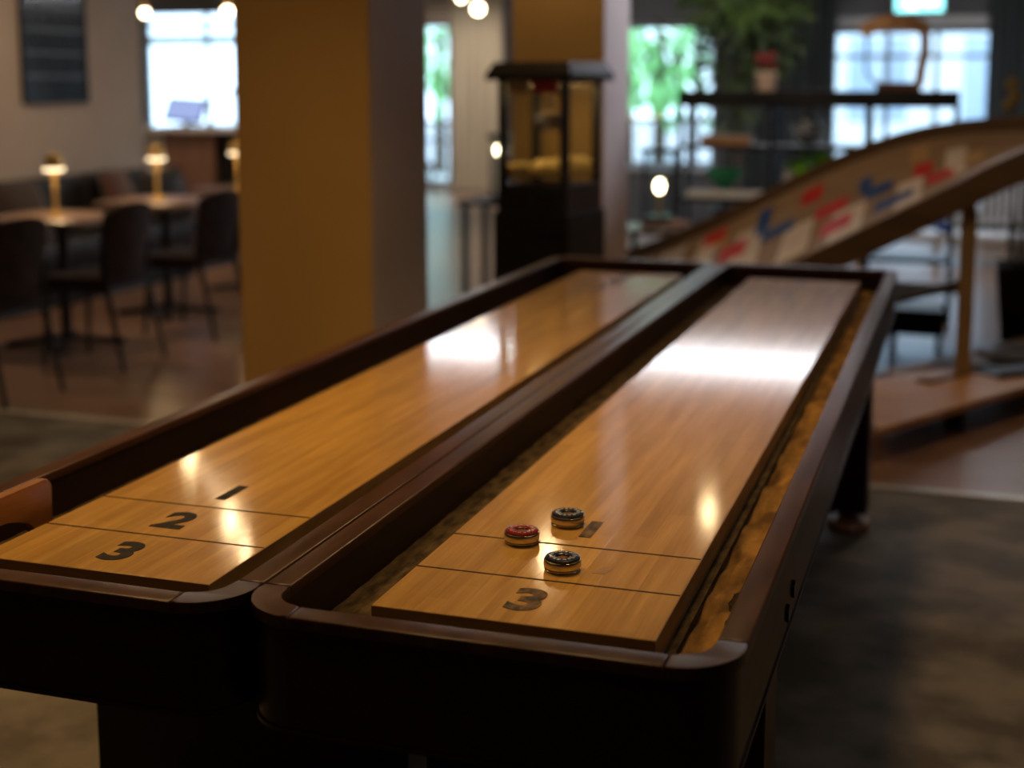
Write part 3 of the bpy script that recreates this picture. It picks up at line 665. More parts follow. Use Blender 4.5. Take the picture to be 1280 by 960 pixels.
WARM = (1.0, 0.61, 0.25)
downlight('warm ceiling downlight above the near end of the game tables', (-0.2, -0.75, 2.80), 15, WARM, 1.9, (-0.1, -0.1, 0.7))
downlight('warm ceiling downlight over the left game table', (-0.85, 0.9, 2.80), 95, WARM, 2.2, (-1.0, 1.2, 0))
downlight('warm ceiling downlight over the right game table', (0.15, 1.3, 2.80), 78, WARM, 2.0, (0.0, 1.4, 0))
downlight('warm ceiling downlight in front of the large pillar', (-1.9, 1.4, 2.80), 36, WARM, 2.3, (-1.7, 2.0, 0))
downlight('ceiling downlight over the open floor on the right', (2.0, 1.2, 2.80), 24, (1.0, 0.86, 0.74), 2.2, (2.0, 1.2, 0))
downlight('ceiling downlight over the dining corner', (-4.4, 5.4, 2.80), 70, (1.0, 0.70, 0.46), 2.4, (-5.0, 6.2, 0))
downlight('ceiling downlight over the ramp', (1.0, 4.3, 2.80), 38, (1.0, 0.70, 0.44), 2.2, (0.8, 5.2, 0))
downlight('added downlight brightening the front of the bar counter', (-5.6, 8.5, 2.80), 75, (1.0, 0.72, 0.5), 2.0, (-5.8, 9.3, 0.6))  # unseen lamp, added because the counter front came out too dark
downlight('added cool spotlight brightening the side of the second pillar', (0.35, 6.5, 2.80), 190, (0.86, 0.88, 1.0), 0.75, (-0.98, 5.45, 1.95))  # unseen lamp, added to whiten this one pillar face
downlight('added downlight brightening the pale curtain at the far end', (-5.3, 14.9, 2.80), 240, (1.0, 0.86, 0.68), 2.0, (-5.8, 16.2, 0.8))  # unseen lamp, added to brighten the curtain and floor at the far end
downlight('added downlight brightening the items on the black shelf', (-0.3, 6.45, 2.80), 55, (1.0, 0.86, 0.70), 1.3, (-0.25, 7.5, 1.1))  # unseen lamp, added to lift the things on the shelf
downlight('ceiling downlight between the pillars', (-1.3, 4.3, 2.80), 22, WARM, 2.3, (-1.2, 4.7, 0))

# ------------------------------------------------------------------ popcorn machine
pm = thing('popcorn_machine', 'black popcorn machine with a lit glass case on a black stand', 'popcorn machine', (-1.13, 4.66, 0), -0.20)
h = 0.185
obj('stand', B(-h-0.015, h+0.015, -h-0.015, h+0.015, 0.06, 0.90, bevel=0.008), 'black_wood', pm)
obj('stand_door', B(-h+0.02, h-0.02, -h-0.021, -h-0.0155, 0.12, 0.84, bevel=0.004), 'black_wood', pm)
for sx in (-1, 1):
    for sy in (-1, 1): obj('foot', Lt([(0, 0), (0.022, 0), (0.022, 0.06), (0, 0.06)], seg=12, cx=sx*0.14, cy=sy*0.14), 'black_metal', pm)
obj('base', B(-h, h, -h, h, 0.90, 1.035, bevel=0.006), 'black_metal', pm)
for sx in (-0.08, 0.07): obj('vent_plate', B(sx-0.05, sx+0.05, -h-0.003, -h, 0.935, 0.985), 'velvet_brown', pm)
for sx in (-1, 1):
    for sy in (-1, 1): obj('corner_post', B(sx*(h-0.02)-0.018, sx*(h-0.02)+0.018, sy*(h-0.02)-0.018, sy*(h-0.02)+0.018, 1.035, 1.52), 'black_metal', pm)
for (a, b, c, d) in ((-h+.04, h-.04, -h+.008, -h+.012), (-h+.04, h-.04, h-.012, h-.008), (-h+.008, -h+.012, -h+.04, h-.04), (h-.012, h-.008, -h+.04, h-.04)):
    obj('glass_pane', B(a, b, c, d, 1.036, 1.50), 'glass_soft', pm)
bm = bmesh.new(); e = 0.225
ra = [bm.verts.new((sx*e, sy*e, 1.515)) for sx, sy in ((-1, -1), (1, -1), (1, 1), (-1, 1))]
rb = [bm.verts.new((sx*e, sy*e, 1.545)) for sx, sy in ((-1, -1), (1, -1), (1, 1), (-1, 1))]
rc = [bm.verts.new((sx*(e-.03), sy*(e-.03), 1.60)) for sx, sy in ((-1, -1), (1, -1), (1, 1), (-1, 1))]
bm.faces.new(ra[::-1]); bm.faces.new(rc)
for q, w in ((ra, rb), (rb, rc)):
    for i in range(4): bm.faces.new((q[i], q[(i+1) % 4], w[(i+1) % 4], w[i]))
obj('roof', bm, 'black_wood', pm)
obj('sign_plate', B(-0.14, -0.02, -h+0.016, -h+0.02, 1.455, 1.513), 'print_tan', pm)
obj('sign_plate', B(0.0, 0.13, -h+0.016, -h+0.02, 1.455, 1.513), 'print_red', pm)
kt = obj('kettle', Lt([(0, 1.27), (0.05, 1.275), (0.062, 1.30), (0.062, 1.36), (0.066, 1.365), (0, 1.37)], seg=24), 'steel', pm, smooth=True)
obj('kettle_arm', bar(bmesh.new(), (0, 0, 1.37), (0, 0, 1.515), 0.02, 0.02), 'steel', kt)
bm = bmesh.new()
for i in range(620):
    x, y = random.uniform(-h+.03, h-.03), random.uniform(-h+.03, h-.03)
    hz = 0.12*(0.7+0.3*math.sin(x*14)*math.cos(y*11))
    bmesh.ops.create_icosphere(bm, subdivisions=1, radius=random.uniform(0.010, 0.016), matrix=Matrix.Translation((x, y, 1.04+random.uniform(0.4, 1)*hz)))
o = obj('popcorn', bm, 'popcorn', pm, smooth=True); o['kind'] = 'stuff'
hl = obj('heat_lamp', B(-0.13, 0.13, -0.11, 0.13, 1.503, 1.514), 'black_metal', pm)
bm = bmesh.new(); bm.faces.new([bm.verts.new(p) for p in ((-0.125, -0.105, 1.5024), (0.125, -0.105, 1.5024), (0.125, 0.125, 1.5024), (-0.125, 0.125, 1.5024))])
obj('glow_plate', bm, 'heat_glow', hl)

# black side table with a lantern, between the pillars
stb = thing('side_table', 'black side table between the pillars', 'table', (-2.10, 6.98, 0))
obj('tabletop', B(-0.28, 0.34, -0.25, 0.25, 0.72, 0.75, bevel=0.005), 'black_wood', stb)
for sx in (-0.24, 0.30):
    for sy in (-0.2, 0.2): obj('leg', B(sx-0.018, sx+0.018, sy-0.018, sy+0.018, 0, 0.72), 'black_metal', stb)
def lantern(label, loc, h, w, glow_z, elong, m, br):
    t = thing('lantern', label, 'lantern', loc, 0.15, 'glowing lanterns')
    obj('base', B(-w, w, -w, w, 0, 0.025, bevel=0.004), 'black_metal', t)
    obj('roof', prism(bmesh.new(), [(-w-.01, -w-.01), (w+.01, -w-.01), (w+.01, w+.01), (-w-.01, w+.01)], h-0.03, h, bevel=0.008), 'black_metal', t)
    for sx in (-1, 1):
        for sy in (-1, 1): obj('post', B(sx*(w-.008)-.006, sx*(w-.008)+.006, sy*(w-.008)-.006, sy*(w-.008)+.006, 0.025, h-0.03), 'black_metal', t)
    for sy in (-1, 1): obj('glass_pane', B(-w+.016, w-.016, sy*(w-.008)-.001, sy*(w-.008)+.001, 0.025, h-0.03), 'glass', t)
    obj('bulb', sphere(bmesh.new(), (0, 0, glow_z), br, 16, elong), m, t, smooth=True)
    obj('stem', tube(bmesh.new(), (0, 0, 0.025), (0, 0, glow_z-0.03), 0.012), 'brass', t)
    return t
lantern('lantern with a round bulb on the black side table', (-2.16, 6.98, 0.75), 0.43, 0.065, 0.32, 1.0, 'bulb_far', 0.040)
cb = thing('tan_box', 'small tan box on the black side table', 'box', (-1.84, 6.98, 0.75))
obj('body', B(-0.08, 0.08, -0.08, 0.08, 0, 0.13, bevel=0.004), 'box_tan', cb)
obj('lid', B(-0.085, 0.085, -0.085, 0.085, 0.13, 0.155, bevel=0.004), 'box_tan', cb)

# low side table with the second lantern, right of the popcorn machine
st2 = thing('side_table', 'low dark side table right of the popcorn machine', 'table', (-1.0, 6.65, 0))
obj('tabletop', B(-0.26, 0.20, -0.22, 0.22, 0.60, 0.63, bevel=0.005), 'table_top', st2)
for sx in (-0.22, 0.16):
    for sy in (-0.18, 0.18): obj('leg', B(sx-0.016, sx+0.016, sy-0.016, sy+0.016, 0, 0.60), 'black_metal', st2)
lantern('lantern with a tall flame bulb on the low side table', (-1.03, 6.68, 0.672), 0.44, 0.10, 0.205, 1.6, 'bulb_far', 0.026)
for k, (c, w) in enumerate((('ceramic_white', 0.115), ('book_pink', 0.105))):
    tag(obj('book', B(-w, w, -0.08, 0.08, 0, 0.02, bevel=0.002), c, loc=(-1.03+0.01*k, 6.68, 0.63+0.021*k)), ['white book under the pink one below the lantern', 'pink book directly under the lantern'][k], 'book', 'books under the lantern')
for k, (c, z, x) in enumerate((('ceramic_white', 0.63, -0.88), ('book_pink', 0.656, -0.875))):
    tag(obj('book', B(-0.06, 0.06, -0.15, 0.02, 0, 0.024, bevel=0.002), c, loc=(x, 6.56, z)), ['white book at the right corner of the low side table', 'pink book on top at the right corner of the low side table'][k], 'book', 'books beside the lantern')

# ------------------------------------------------------------------ far end between the pillars
cur = bmesh.new(); n = 40
def curtain(label, x0, x1, y, z0, z1, m, waves, amp=0.05, parent_loc=None):
    bm = bmesh.new(); n = waves*8; a, b = [], []
    f, k = [], []
    for i in range(n+1):
        x = x0+(x1-x0)*i/n; dy = amp*math.sin(2*PI*waves*i/n)
        f.append((bm.verts.new((x, y+dy-0.006, z0)), bm.verts.new((x, y+dy-0.006, z1))))
        k.append((bm.verts.new((x, y+dy+0.006, z0)), bm.verts.new((x, y+dy+0.006, z1))))
    for i in range(n):
        bm.faces.new((f[i][0], f[i+1][0], f[i+1][1], f[i][1])); bm.faces.new((k[i+1][0], k[i][0], k[i][1], k[i+1][1]))
        bm.faces.new((f[i][1], f[i+1][1], k[i+1][1], k[i][1])); bm.faces.new((k[i][0], k[i+1][0], f[i+1][0], f[i][0]))
    for q in (0, n): bm.faces.new((f[q][0], f[q][1], k[q][1], k[q][0]))
    return tag(obj('curtain', bm, m, smooth=True), label, 'curtain', 'floor length curtains')
cur.free()
curtain('pale floor length curtain beside the tall narrow window', -6.20, -5.45, 16.8, 0.01, 2.86, 'curtain_pale', 6, 0.05)
curtain('dark curtain left of the wide window', -1.62, -0.55, 12.85, 0.01, 2.86, 'curtain', 8)
curtain('dark curtain right of the wide window', 0.90, 2.30, 12.85, 0.01, 2.86, 'curtain', 10)
fc = dup(ch, (-6.15, 15.2, 0), 2.2, 'dark chair far away by the tall narrow window')
ft = thing('cafe_table', 'small cafe table far away by the tall narrow window', 'table', (-6.7, 15.5, 0))
obj('tabletop', Lt([(0, 0.72), (0.34, 0.72), (0.345, 0.735), (0.34, 0.75), (0, 0.75)], seg=28), 'table_top', ft, smooth=True)
obj('column', tube(bmesh.new(), (0, 0, 0.02), (0, 0, 0.72), 0.03), 'black_metal', ft)
obj('base', Lt([(0, 0), (0.22, 0), (0.21, 0.015), (0.03, 0.03), (0, 0.03)], seg=24), 'black_metal', ft)

# ------------------------------------------------------------------ black open shelf and what stands on it
sh = thing('shelf_unit', 'long black open shelf unit in front of the windows', 'shelf', (0, 7.3, 0))
obj('top_board', B(-1.05, 0.70, 0.0, 0.36, 1.355, 1.458, bevel=0.004), 'black_wood', sh)
for z in (1.08, 0.735, 0.38): obj('shelf_board', B(-1.03, 0.68, 0.01, 0.35, z, z+0.028), 'black_metal', sh)
for x in (-1.035, -0.44, 0.155, 0.685):
    for y in (0.012, 0.336): obj('upright', B(x-0.016, x+0.016, y, y+0.024, 0, 1.355), 'black_metal', sh)
pot = thing('flower_pot', 'peach ceramic pot with a red flower on the black shelf', 'pot', (-0.505, 7.46, 1.458))
obj('pot', Lt([(0, 0), (0.062, 0), (0.072, 0.11), (0.066, 0.12), (0.06, 0.11), (0, 0.105)], seg=24), 'ceramic_peach', pot, smooth=True)
bm = bmesh.new()
for i in range(16): sphere(bm, (random.uniform(-.05, .05), random.uniform(-.05, .05), random.uniform(0.16, 0.23)), 0.020, 8)
obj('blossom', bm, 'petal_red', pot, smooth=True)
bm = bmesh.new()
for i in range(7): tube(bm, (random.uniform(-.02, .02), random.uniform(-.02, .02), 0.10), (random.uniform(-.05, .05), random.uniform(-.05, .05), 0.19), 0.003, seg=5)
obj('stem', bm, 'leaf', pot)
va = thing('glass_vase', 'round clear glass vase on the upper shelf', 'vase', (-0.225, 7.46, 1.108))
obj('body', Lt([(0, 0.0), (0.05, 0.002), (0.10, 0.05), (0.108, 0.095), (0.09, 0.15), (0.045, 0.195), (0.04, 0.225), (0.055, 0.235)], seg=28), 'glass_shiny', va, smooth=True)
obj('rim', Lt([(0.050, 0.232), (0.057, 0.232), (0.057, 0.239), (0.050, 0.239)], seg=28), 'glass_shiny', va, smooth=True)
bx = thing('wooden_box', 'flat brown wooden box on the upper shelf', 'box', (-0.745, 7.44, 1.108))
obj('body', B(-0.16, 0.16, -0.10, 0.10, 0, 0.045, bevel=0.003), 'carved_wood', bx)
obj('lid', B(-0.165, 0.165, -0.105, 0.105, 0.045, 0.062, bevel=0.003), 'box_tan', bx)
bw = thing('green_bowl', 'green glass bowl on a stand on the middle shelf', 'bowl', (-0.76, 7.45, 0.763))
obj('bowl', Lt([(0.03, 0.07), (0.09, 0.10), (0.125, 0.155), (0.13, 0.185), (0.12, 0.185), (0.08, 0.115), (0, 0.095)], seg=28), 'green_glass', bw, smooth=True)
obj('stand', Lt([(0, 0), (0.06, 0), (0.055, 0.012), (0.02, 0.03), (0.03, 0.07), (0, 0.075)], seg=24), 'green_glass', bw, smooth=True)
tr = thing('white_tray', 'white tray on the middle shelf beside the green bowl', 'tray', (-0.70, 7.36, 0.763))
obj('tray', B(-0.28, 0.26, -0.05, -0.02, 0, 0.05, bevel=0.004), 'ceramic_white', tr)
fp = thing('potted_fern', 'bright green potted plant on the middle shelf', 'plant', (-0.16, 7.45, 0.763))
obj('pot', Lt([(0, 0), (0.06, 0), (0.08, 0.09), (0.07, 0.09), (0, 0.08)], seg=24), 'ceramic_white', fp, smooth=True)
def leaves(bm, n, cfun, size):
    for i in range(n):
        c, d = cfun(); d = d.normalized(); s = size*random.uniform(0.6, 1.2)
        q = d.to_track_quat('X', 'Z') @ Euler((random.uniform(-1, 1), 0, 0)).to_quaternion()
        pts = [(0, 0, 0), (0.35, 0.18, 0.03), (0.7, 0.15, 0.02), (1, 0, -0.05), (0.7, -0.15, 0.02), (0.35, -0.18, 0.03)]
        vv = [bm.verts.new(c + q @ (Vector(p)*s)) for p in pts]
        bm.faces.new((vv[0], vv[1], vv[2], vv[3])); bm.faces.new((vv[0], vv[3], vv[4], vv[5]))
def blob(center, rx, ry, rz):
    def f():
        d = Vector((random.gauss(0, 1), random.gauss(0, 1), random.gauss(0, 1))).normalized(); r = random.random()**0.4
        return Vector(center)+Vector((d.x*rx*r, d.y*ry*r, d.z*rz*r)), d+Vector((0, 0, -0.2))
    return f
bm = bmesh.new(); leaves(bm, 320, blob((0.02, 0, 0.17), 0.18, 0.13, 0.085), 0.09); o = obj('foliage', bm, 'leaf_bright', fp); o['kind'] = 'stuff'
cp = thing('white_jug', 'small white jug beside the bright green plant', 'jug', (-0.335, 7.43, 0.763))
obj('body', Lt([(0, 0), (0.045, 0), (0.055, 0.06), (0.035, 0.14), (0.045, 0.19), (0.04, 0.19), (0, 0.15)], seg=24), 'ceramic_white', cp, smooth=True)
bm = bmesh.new()
for i in range(8):
    a0, a1 = -PI/2+PI*i/8, -PI/2+PI*(i+1)/8
    tube(bm, (0.045+0.04*math.cos(a0), 0, 0.10+0.05*math.sin(a0)), (0.045+0.04*math.cos(a1), 0, 0.10+0.05*math.sin(a1)), 0.006, seg=6)
obj('handle', bm, 'ceramic_white', cp)

# carved wooden frame standing on the shelf
cf = thing('carved_frame', 'carved wooden harp shaped frame with strings on the black shelf', 'frame', (0.29, 7.46, 1.458))
bm = bmesh.new()
prof = [(0.135, 0.0), (0.165, 0.05), (0.172, 0.14), (0.190, 0.22), (0.188, 0.33), (0.180, 0.40)]
for (xa, za), (xb, zb2) in zip(prof, prof[1:]): bar(bm, (xa, 0, za), (xb, 0, zb2+0.004), 0.085, 0.06)
obj('pillar_side', bm, 'carved_wood', cf)
bm = bmesh.new(); arch = [(-0.20, 0.365), (-0.15, 0.395), (-0.08, 0.415), (0.0, 0.425), (0.08, 0.42), (0.14, 0.40), (0.19, 0.385)]
for (xa, za), (xb, zb2) in zip(arch, arch[1:]): bar(bm, (xa-0.004, 0, za), (xb+0.004, 0, zb2), 0.06, 0.085)
for i in range(5): sphere(bm, (-0.10+0.055*i, -0.01, 0.445+0.008*math.sin(i*1.6)), 0.022, 10)
obj('crest', bm, 'carved_wood', cf, smooth=True)
bm = bmesh.new(); th = [(-0.165, 0.37), (-0.17, 0.20), (-0.165, 0.12), (-0.13, 0.065), (-0.06, 0.045)]
for (xa, za), (xb, zb2) in zip(th, th[1:]): tube(bm, (xa, 0, za), (xb, 0, zb2), 0.008, seg=8)
obj('thin_side', bm, 'black_metal', cf, smooth=True)
obj('foot', B(-0.10, 0.15, -0.05, 0.05, 0.0, 0.055, bevel=0.012), 'cushion_rust', cf)
for i in range(9):
    x = -0.13+0.033*i; obj('string', tube(bmesh.new(), (x, 0, 0.05), (x, 0, 0.40), 0.0012, seg=5), 'brass', cf)

# tall indoor tree behind the shelf
it = thing('indoor_tree', 'leafy indoor tree behind the black shelf', 'plant', (-1.24, 11.0, 0))
obj('trunk', tube(bmesh.new(), (0, 0, 0.35), (0.03, 0, 2.6), 0.038, 0.022), 'bark', it, smooth=True)
obj('pot', Lt([(0, 0), (0.17, 0), (0.22, 0.38), (0.20, 0.38), (0.19, 0.34), (0, 0.33)], seg=28), 'black_metal', it, smooth=True)
bm = bmesh.new()
leaves(bm, 950, blob((0.06, 0, 2.28), 0.52, 0.45, 0.50), 0.15); leaves(bm, 420, blob((-0.06, 0, 1.60), 0.28, 0.26, 0.55), 0.14); leaves(bm, 150, blob((0.25, 0, 1.83), 0.3, 0.25, 0.25), 0.14); leaves(bm, 60, blob((-0.55, 0, 1.85), 0.3, 0.2, 0.3), 0.13)
o = obj('foliage', bm, 'leaf', it); o['kind'] = 'stuff'
bm = bmesh.new()
for i in range(16):
    z = random.uniform(1.3, 2.3); a = random.uniform(0, 2*PI); tube(bm, (0.02, 0, z), (0.42*math.cos(a), 0.40*math.sin(a), z+0.26), 0.010, 0.005, seg=5)
obj('branch', bm, 'bark', it)

# ------------------------------------------------------------------ banked ramp game with painted marks
def interp(pts, x):
    if x <= pts[0][0]: return pts[0][1]
    for (a, b), (c, d) in zip(pts, pts[1:]):
        if x <= c:
            t = (x-a)/(c-a); return b+(d-b)*t
    return pts[-1][1]
FAR = [(-1.5, 0.42), (-1.04, 0.56), (-0.76, 0.675), (-0.4, 0.845), (-0.1, 1.02), (0.31, 1.215), (0.64, 1.30), (1.03, 1.335), (1.8, 1.34)]
NEAR = [(-1.5, 0.14), (-1.0, 0.23), (-0.36, 0.475), (-0.05, 0.625), (0.21, 0.765), (0.56, 0.955), (0.77, 1.07), (1.0, 1.205), (1.3, 1.31), (1.8, 1.34)]
def smooth_prof(p):
    xs = [-1.5+3.3*i/44 for i in range(45)]; z = [sum(interp(p, x+d) for d in (-.15, -.08, 0, .08, .15))/5 for x in xs]
    return list(zip(xs, z))
FAR = smooth_prof(FAR); NEAR = smooth_prof(NEAR)
rampo = thing('ramp_game', 'long curved plywood ramp with red and blue painted marks', 'ramp', (0, 0, 0))
YN, YF = 5.03, 6.0
def surf(x, v, up=0.0):
    zn, zf = interp(NEAR, x)-0.01, interp(FAR, x)-0.07
    return Vector((x, YN+(YF-YN)*v, zn+(zf-zn)*v - 0.03*math.sin(PI*v)+up))
def sheet(x0, x1, v0, v1, up, th, nx, nv, skew=0.0):
    bm = bmesh.new(); T, Bt = {}, {}
    for i in range(nx+1):
        for k in range(nv+1):
            v = v0+(v1-v0)*k/nv; x = x0+(x1-x0)*i/nx + skew*(v-v0)
            T[i, k] = bm.verts.new(surf(x, v, up)); Bt[i, k] = bm.verts.new(surf(x, v, up-th))
    for i in range(nx):
        for k in range(nv):
            bm.faces.new((T[i, k], T[i+1, k], T[i+1, k+1], T[i, k+1])); bm.faces.new((Bt[i, k], Bt[i, k+1], Bt[i+1, k+1], Bt[i+1, k]))
    for i in range(nx):
        for k in (0, nv): bm.faces.new((T[i, k], Bt[i, k], Bt[i+1, k], T[i+1, k]))
    for k in range(nv):
        for i in (0, nx): bm.faces.new((T[i, k], T[i, k+1], Bt[i, k+1], Bt[i, k]))
    return bm
obj('deck', sheet(-1.5, 1.8, 0.0, 1.0, 0.0, 0.018, 44, 8), 'ramp_ply', rampo, smooth=True)
def rail(prof, y0, y1, top, depth, m, name):
    bm = bmesh.new(); R_ = []
    for x, z in prof: R_.append([bm.verts.new(p) for p in ((x, y0, z+top), (x, y1, z+top), (x, y1, z+top-depth), (x, y0, z+top-depth))])
    for a, b in zip(R_, R_[1:]):
        for i in range(4): bm.faces.new((a[i], a[(i+1) % 4], b[(i+1) % 4], b[i]))
    bm.faces.new(R_[0]); bm.faces.new(R_[-1][::-1])
    obj(name, bm, m, rampo)
rail(NEAR, 4.995, 5.03, 0.005, 0.148, 'ramp_rail', 'side_rail')
rail(FAR, 6.0, 6.035, 0.005, 0.16, 'ramp_rail', 'side_rail')
for x, y, zt in ((0.785, 5.06, 0.92), (0.785, 5.97, 1.20), (-0.75, 5.07, 0.20), (-0.75, 5.97, 0.50), (1.68, 5.06, 1.18), (1.68, 5.97, 1.20)):
    obj('post', B(x-0.037, x+0.037, y-0.03, y+0.028, 0 if x != 0.785 or y > 5.5 else 0.152, zt), 'ramp_post', rampo)
obj('stretcher', bar(bmesh.new(), (0.785, 5.10, 0.46), (0.785, 5.94, 0.46), 0.04, 0.05), 'ramp_post', rampo)
obj('stretcher', bar(bmesh.new(), (0.76, 5.97, 0.42), (-0.72, 5.97, 0.40), 0.04, 0.05), 'ramp_post', rampo)
obj('stretcher', bar(bmesh.new(), (0.76, 5.94, 0.45), (-0.70, 5.10, 0.16), 0.04, 0.05), 'ramp_post', rampo)
def mark(x, v, w, dv, m, up=0.003, skew=0.0): obj('painted_mark', sheet(x, x+w, v, v+dv, up, 0.002, 4, 2, skew), m, rampo)
for x, v, w, dv in ((-0.62, 0.42, 0.10, 0.50), (-0.40, 0.22, 0.16, 0.55), (-0.12, 0.12, 0.15, 0.42), (0.13, 0.06, 0.16, 0.40), (0.44, 0.10, 0.12, 0.40), (0.66, 0.30, 0.10, 0.50), (-0.85, 0.60, 0.14, 0.34)):
    mark(x, v, w, dv, 'print_white', 0.002)
for x, v, w, dv, m in ((-0.60, 0.80, 0.12, 0.14, 'print_red'), (-0.52, 0.70, 0.06, 0.12, 'print_tan'), (-0.47, 0.50, 0.14, 0.18, 'print_red'),
                       (-0.30, 0.64, 0.07, 0.28, 'print_blue'), (-0.25, 0.52, 0.17, 0.12, 'print_blue'),
                       (-0.07, 0.74, 0.11, 0.16, 'print_red'), (0.03, 0.48, 0.16, 0.14, 'print_red'), (0.08, 0.20, 0.15, 0.18, 'print_red'),
                       (0.24, 0.56, 0.06, 0.18, 'print_blue'), (0.28, 0.46, 0.13, 0.13, 'print_blue'), (0.34, 0.20, 0.12, 0.14, 'print_blue'), (0.46, 0.22, 0.06, 0.12, 'print_blue'),
                       (0.48, 0.72, 0.09, 0.20, 'print_tan'), (0.51, 0.50, 0.09, 0.18, 'print_red'), (0.58, 0.30, 0.12, 0.16, 'print_red'), (0.75, 0.42, 0.09, 0.22, 'print_tan')):
    mark(x, v, w, dv, m, 0.005)

# low plywood platform under the ramp
pf_ = thing('plywood_platform', 'low orange plywood platform on the floor right of the game tables', 'platform', (0.475, 3.84, 0))
ang = math.atan2(4.735-3.717, 1.049-0.475); dirv = Vector((math.cos(ang), math.sin(ang))); nrm = Vector((-dirv.y, dirv.x))
def pl(a, b): p = dirv*a+nrm*b; return (p.x, p.y)
quad = [pl(0.0, 0.0), pl(3.0, 0.0), pl(3.0, 0.62), pl(1.2, 0.62), pl(0.62, 0.60), (-0.115, 1.10), (-0.12, 0.55)]
obj('board', prism(bmesh.new(), quad, 0.108, 0.14, bevel=0.004), 'platform_ply', pf_)
for a, b in ((0.75, 0.10), (0.75, 0.50), (2.8, 0.10), (2.8, 0.5)):
    x, y = pl(a, b); obj('block_foot', B(x-0.04, x+0.04, y-0.04, y+0.04, 0, 0.108), 'black_wood', pf_)
rd = thing('white_ring_plate', 'white ring shaped plate lying on the plywood platform', 'plate', (1.02, 5.66, 0.14))
obj('ring', Lt([(0.09, 0.0), (0.17, 0.0), (0.18, 0.015), (0.16, 0.03), (0.10, 0.03), (0.085, 0.012), (0.09, 0.0)], seg=36), 'ceramic_white', rd, smooth=True)
sl = thing('black_tray', 'flat black tray lying on the plywood platform', 'tray', (1.06, 5.24, 0.14), 0.75)
obj('tray_floor', B(-0.24, 0.30, -0.10, 0.10, 0.0, 0.012), 'black_metal', sl)
for s in (-1, 1): obj('tray_side', B(-0.24, 0.30, s*0.095-0.006, s*0.095+0.006, 0.012, 0.028), 'black_metal', sl)
bp = thing('wooden_beam', 'dark brown beam lying on the plywood platform under the ramp post', 'beam', (0.78, 5.10, 0.14), 0)
bm = bmesh.new(); bar(bm, (-0.28, -0.02, 0.006), (0.0, 0.03, 0.006), 0.012, 0.09); bm.free()
bmx = B(-0.33, 0.30, -0.045, 0.045, 0.0, 0.012, bevel=0.002)
o = obj('plank', bmx, 'ramp_rail', bp); o.rotation_euler = (0, 0, 1.05)
bmx = B(-0.30, 0.22, -0.03, 0.03, 0.012, 0.014); o = obj('groove_strip', bmx, 'carved_wood', bp); o.rotation_euler = (0, 0, 1.05)

# black planter with dry stems
pt = thing('tall_planter', 'black square planter with dry stems right of the ramp post', 'planter', (1.12, 6.62, 0))
bm = bmesh.new()
a = [bm.verts.new((sx*0.13, sy*0.13, 0.0)) for sx, sy in ((-1, -1), (1, -1), (1, 1), (-1, 1))]
b = [bm.verts.new((sx*0.18, sy*0.18, 0.49)) for sx, sy in ((-1, -1), (1, -1), (1, 1), (-1, 1))]
c = [bm.verts.new((sx*0.165, sy*0.165, 0.49)) for sx, sy in ((-1, -1), (1, -1), (1, 1), (-1, 1))]
d = [bm.verts.new((sx*0.16, sy*0.16, 0.45)) for sx, sy in ((-1, -1), (1, -1), (1, 1), (-1, 1))]
bm.faces.new(a[::-1]); bm.faces.new(d)
for q, w in ((a, b), (b, c), (c, d)):
    for i in range(4): bm.faces.new((q[i], q[(i+1) % 4], w[(i+1) % 4], w[i]))
obj('pot', bm, 'black_metal', pt)
for i in range(11):
    x, y = random.uniform(-.12, .10), random.uniform(-.1, .1); tx, ty = x+random.uniform(-.12, .06), y+random.uniform(-.08, .08)
    s = obj('stem', tube(bmesh.new(), (x, y, 0.44), (tx, ty, random.uniform(0.95, 1.2)), 0.007, 0.004, seg=6), 'bark', pt)
st = obj('stem', tube(bmesh.new(), (-0.08, 0, 0.44), (-0.13, 0, 1.50), 0.006, 0.005, seg=6), 'bark', pt)
for i, (dx, dz) in enumerate(((-0.135, 1.50), (-0.12, 1.43), (-0.15, 1.38))):
    obj('seed_head', sphere(bmesh.new(), (dx, 0, dz), 0.038, 12), 'seed_ochre', pt, smooth=True)

# low black box, white bench and bowls beyond
kb = thing('black_stool', 'low black stool behind the far right corner of the table', 'stool', (0.52, 6.45, 0))
obj('seat', B(-0.15, 0.16, -0.16, 0.16, 0.10, 0.24, bevel=0.01), 'black_wood', kb)
obj('top_sheet', B(-0.14, 0.15, -0.15, 0.15, 0.24, 0.246), 'window_frame', kb)
for sx in (-0.12, 0.13):
    for sy in (-0.13, 0.13): obj('leg', B(sx-0.015, sx+0.015, sy-0.015, sy+0.015, 0, 0.10), 'black_metal', kb)
wb = thing('white_bench', 'long low white bench below the wide window', 'bench', (0.35, 10.55, 0))
obj('seat', B(-0.55, 0.95, -0.22, 0.22, 0.20, 0.26, bevel=0.008), 'white_paint', wb)
for sx in (-0.45, 0.2, 0.85): obj('leg', B(sx-0.03, sx+0.03, -0.18, 0.18, 0, 0.20), 'white_paint', wb)
def bowl(label, loc, r, m):
    t = tag(obj('bowl', Lt([(0, 0), (r*0.45, 0), (r*0.85, r*0.45), (r, r*0.8), (r*0.93, r*0.8), (r*0.75, r*0.4), (0, r*0.12)], seg=24), m, smooth=True, loc=loc), label, 'bowl', 'bowls on the white bench')
bowl('red bowl on the low white bench', (0.10, 10.5, 0.26), 0.10, 'petal_red')
bowl('white bowl on the low white bench', (0.34, 10.5, 0.26), 0.10, 'ceramic_white')
bowl('blue bowl on the low white bench', (0.60, 10.5, 0.26), 0.09, 'print_blue')
ra_ = thing('radiator', 'pale ribbed radiator under the right curtain', 'radiator', (1.05, 12.55, 0.12))
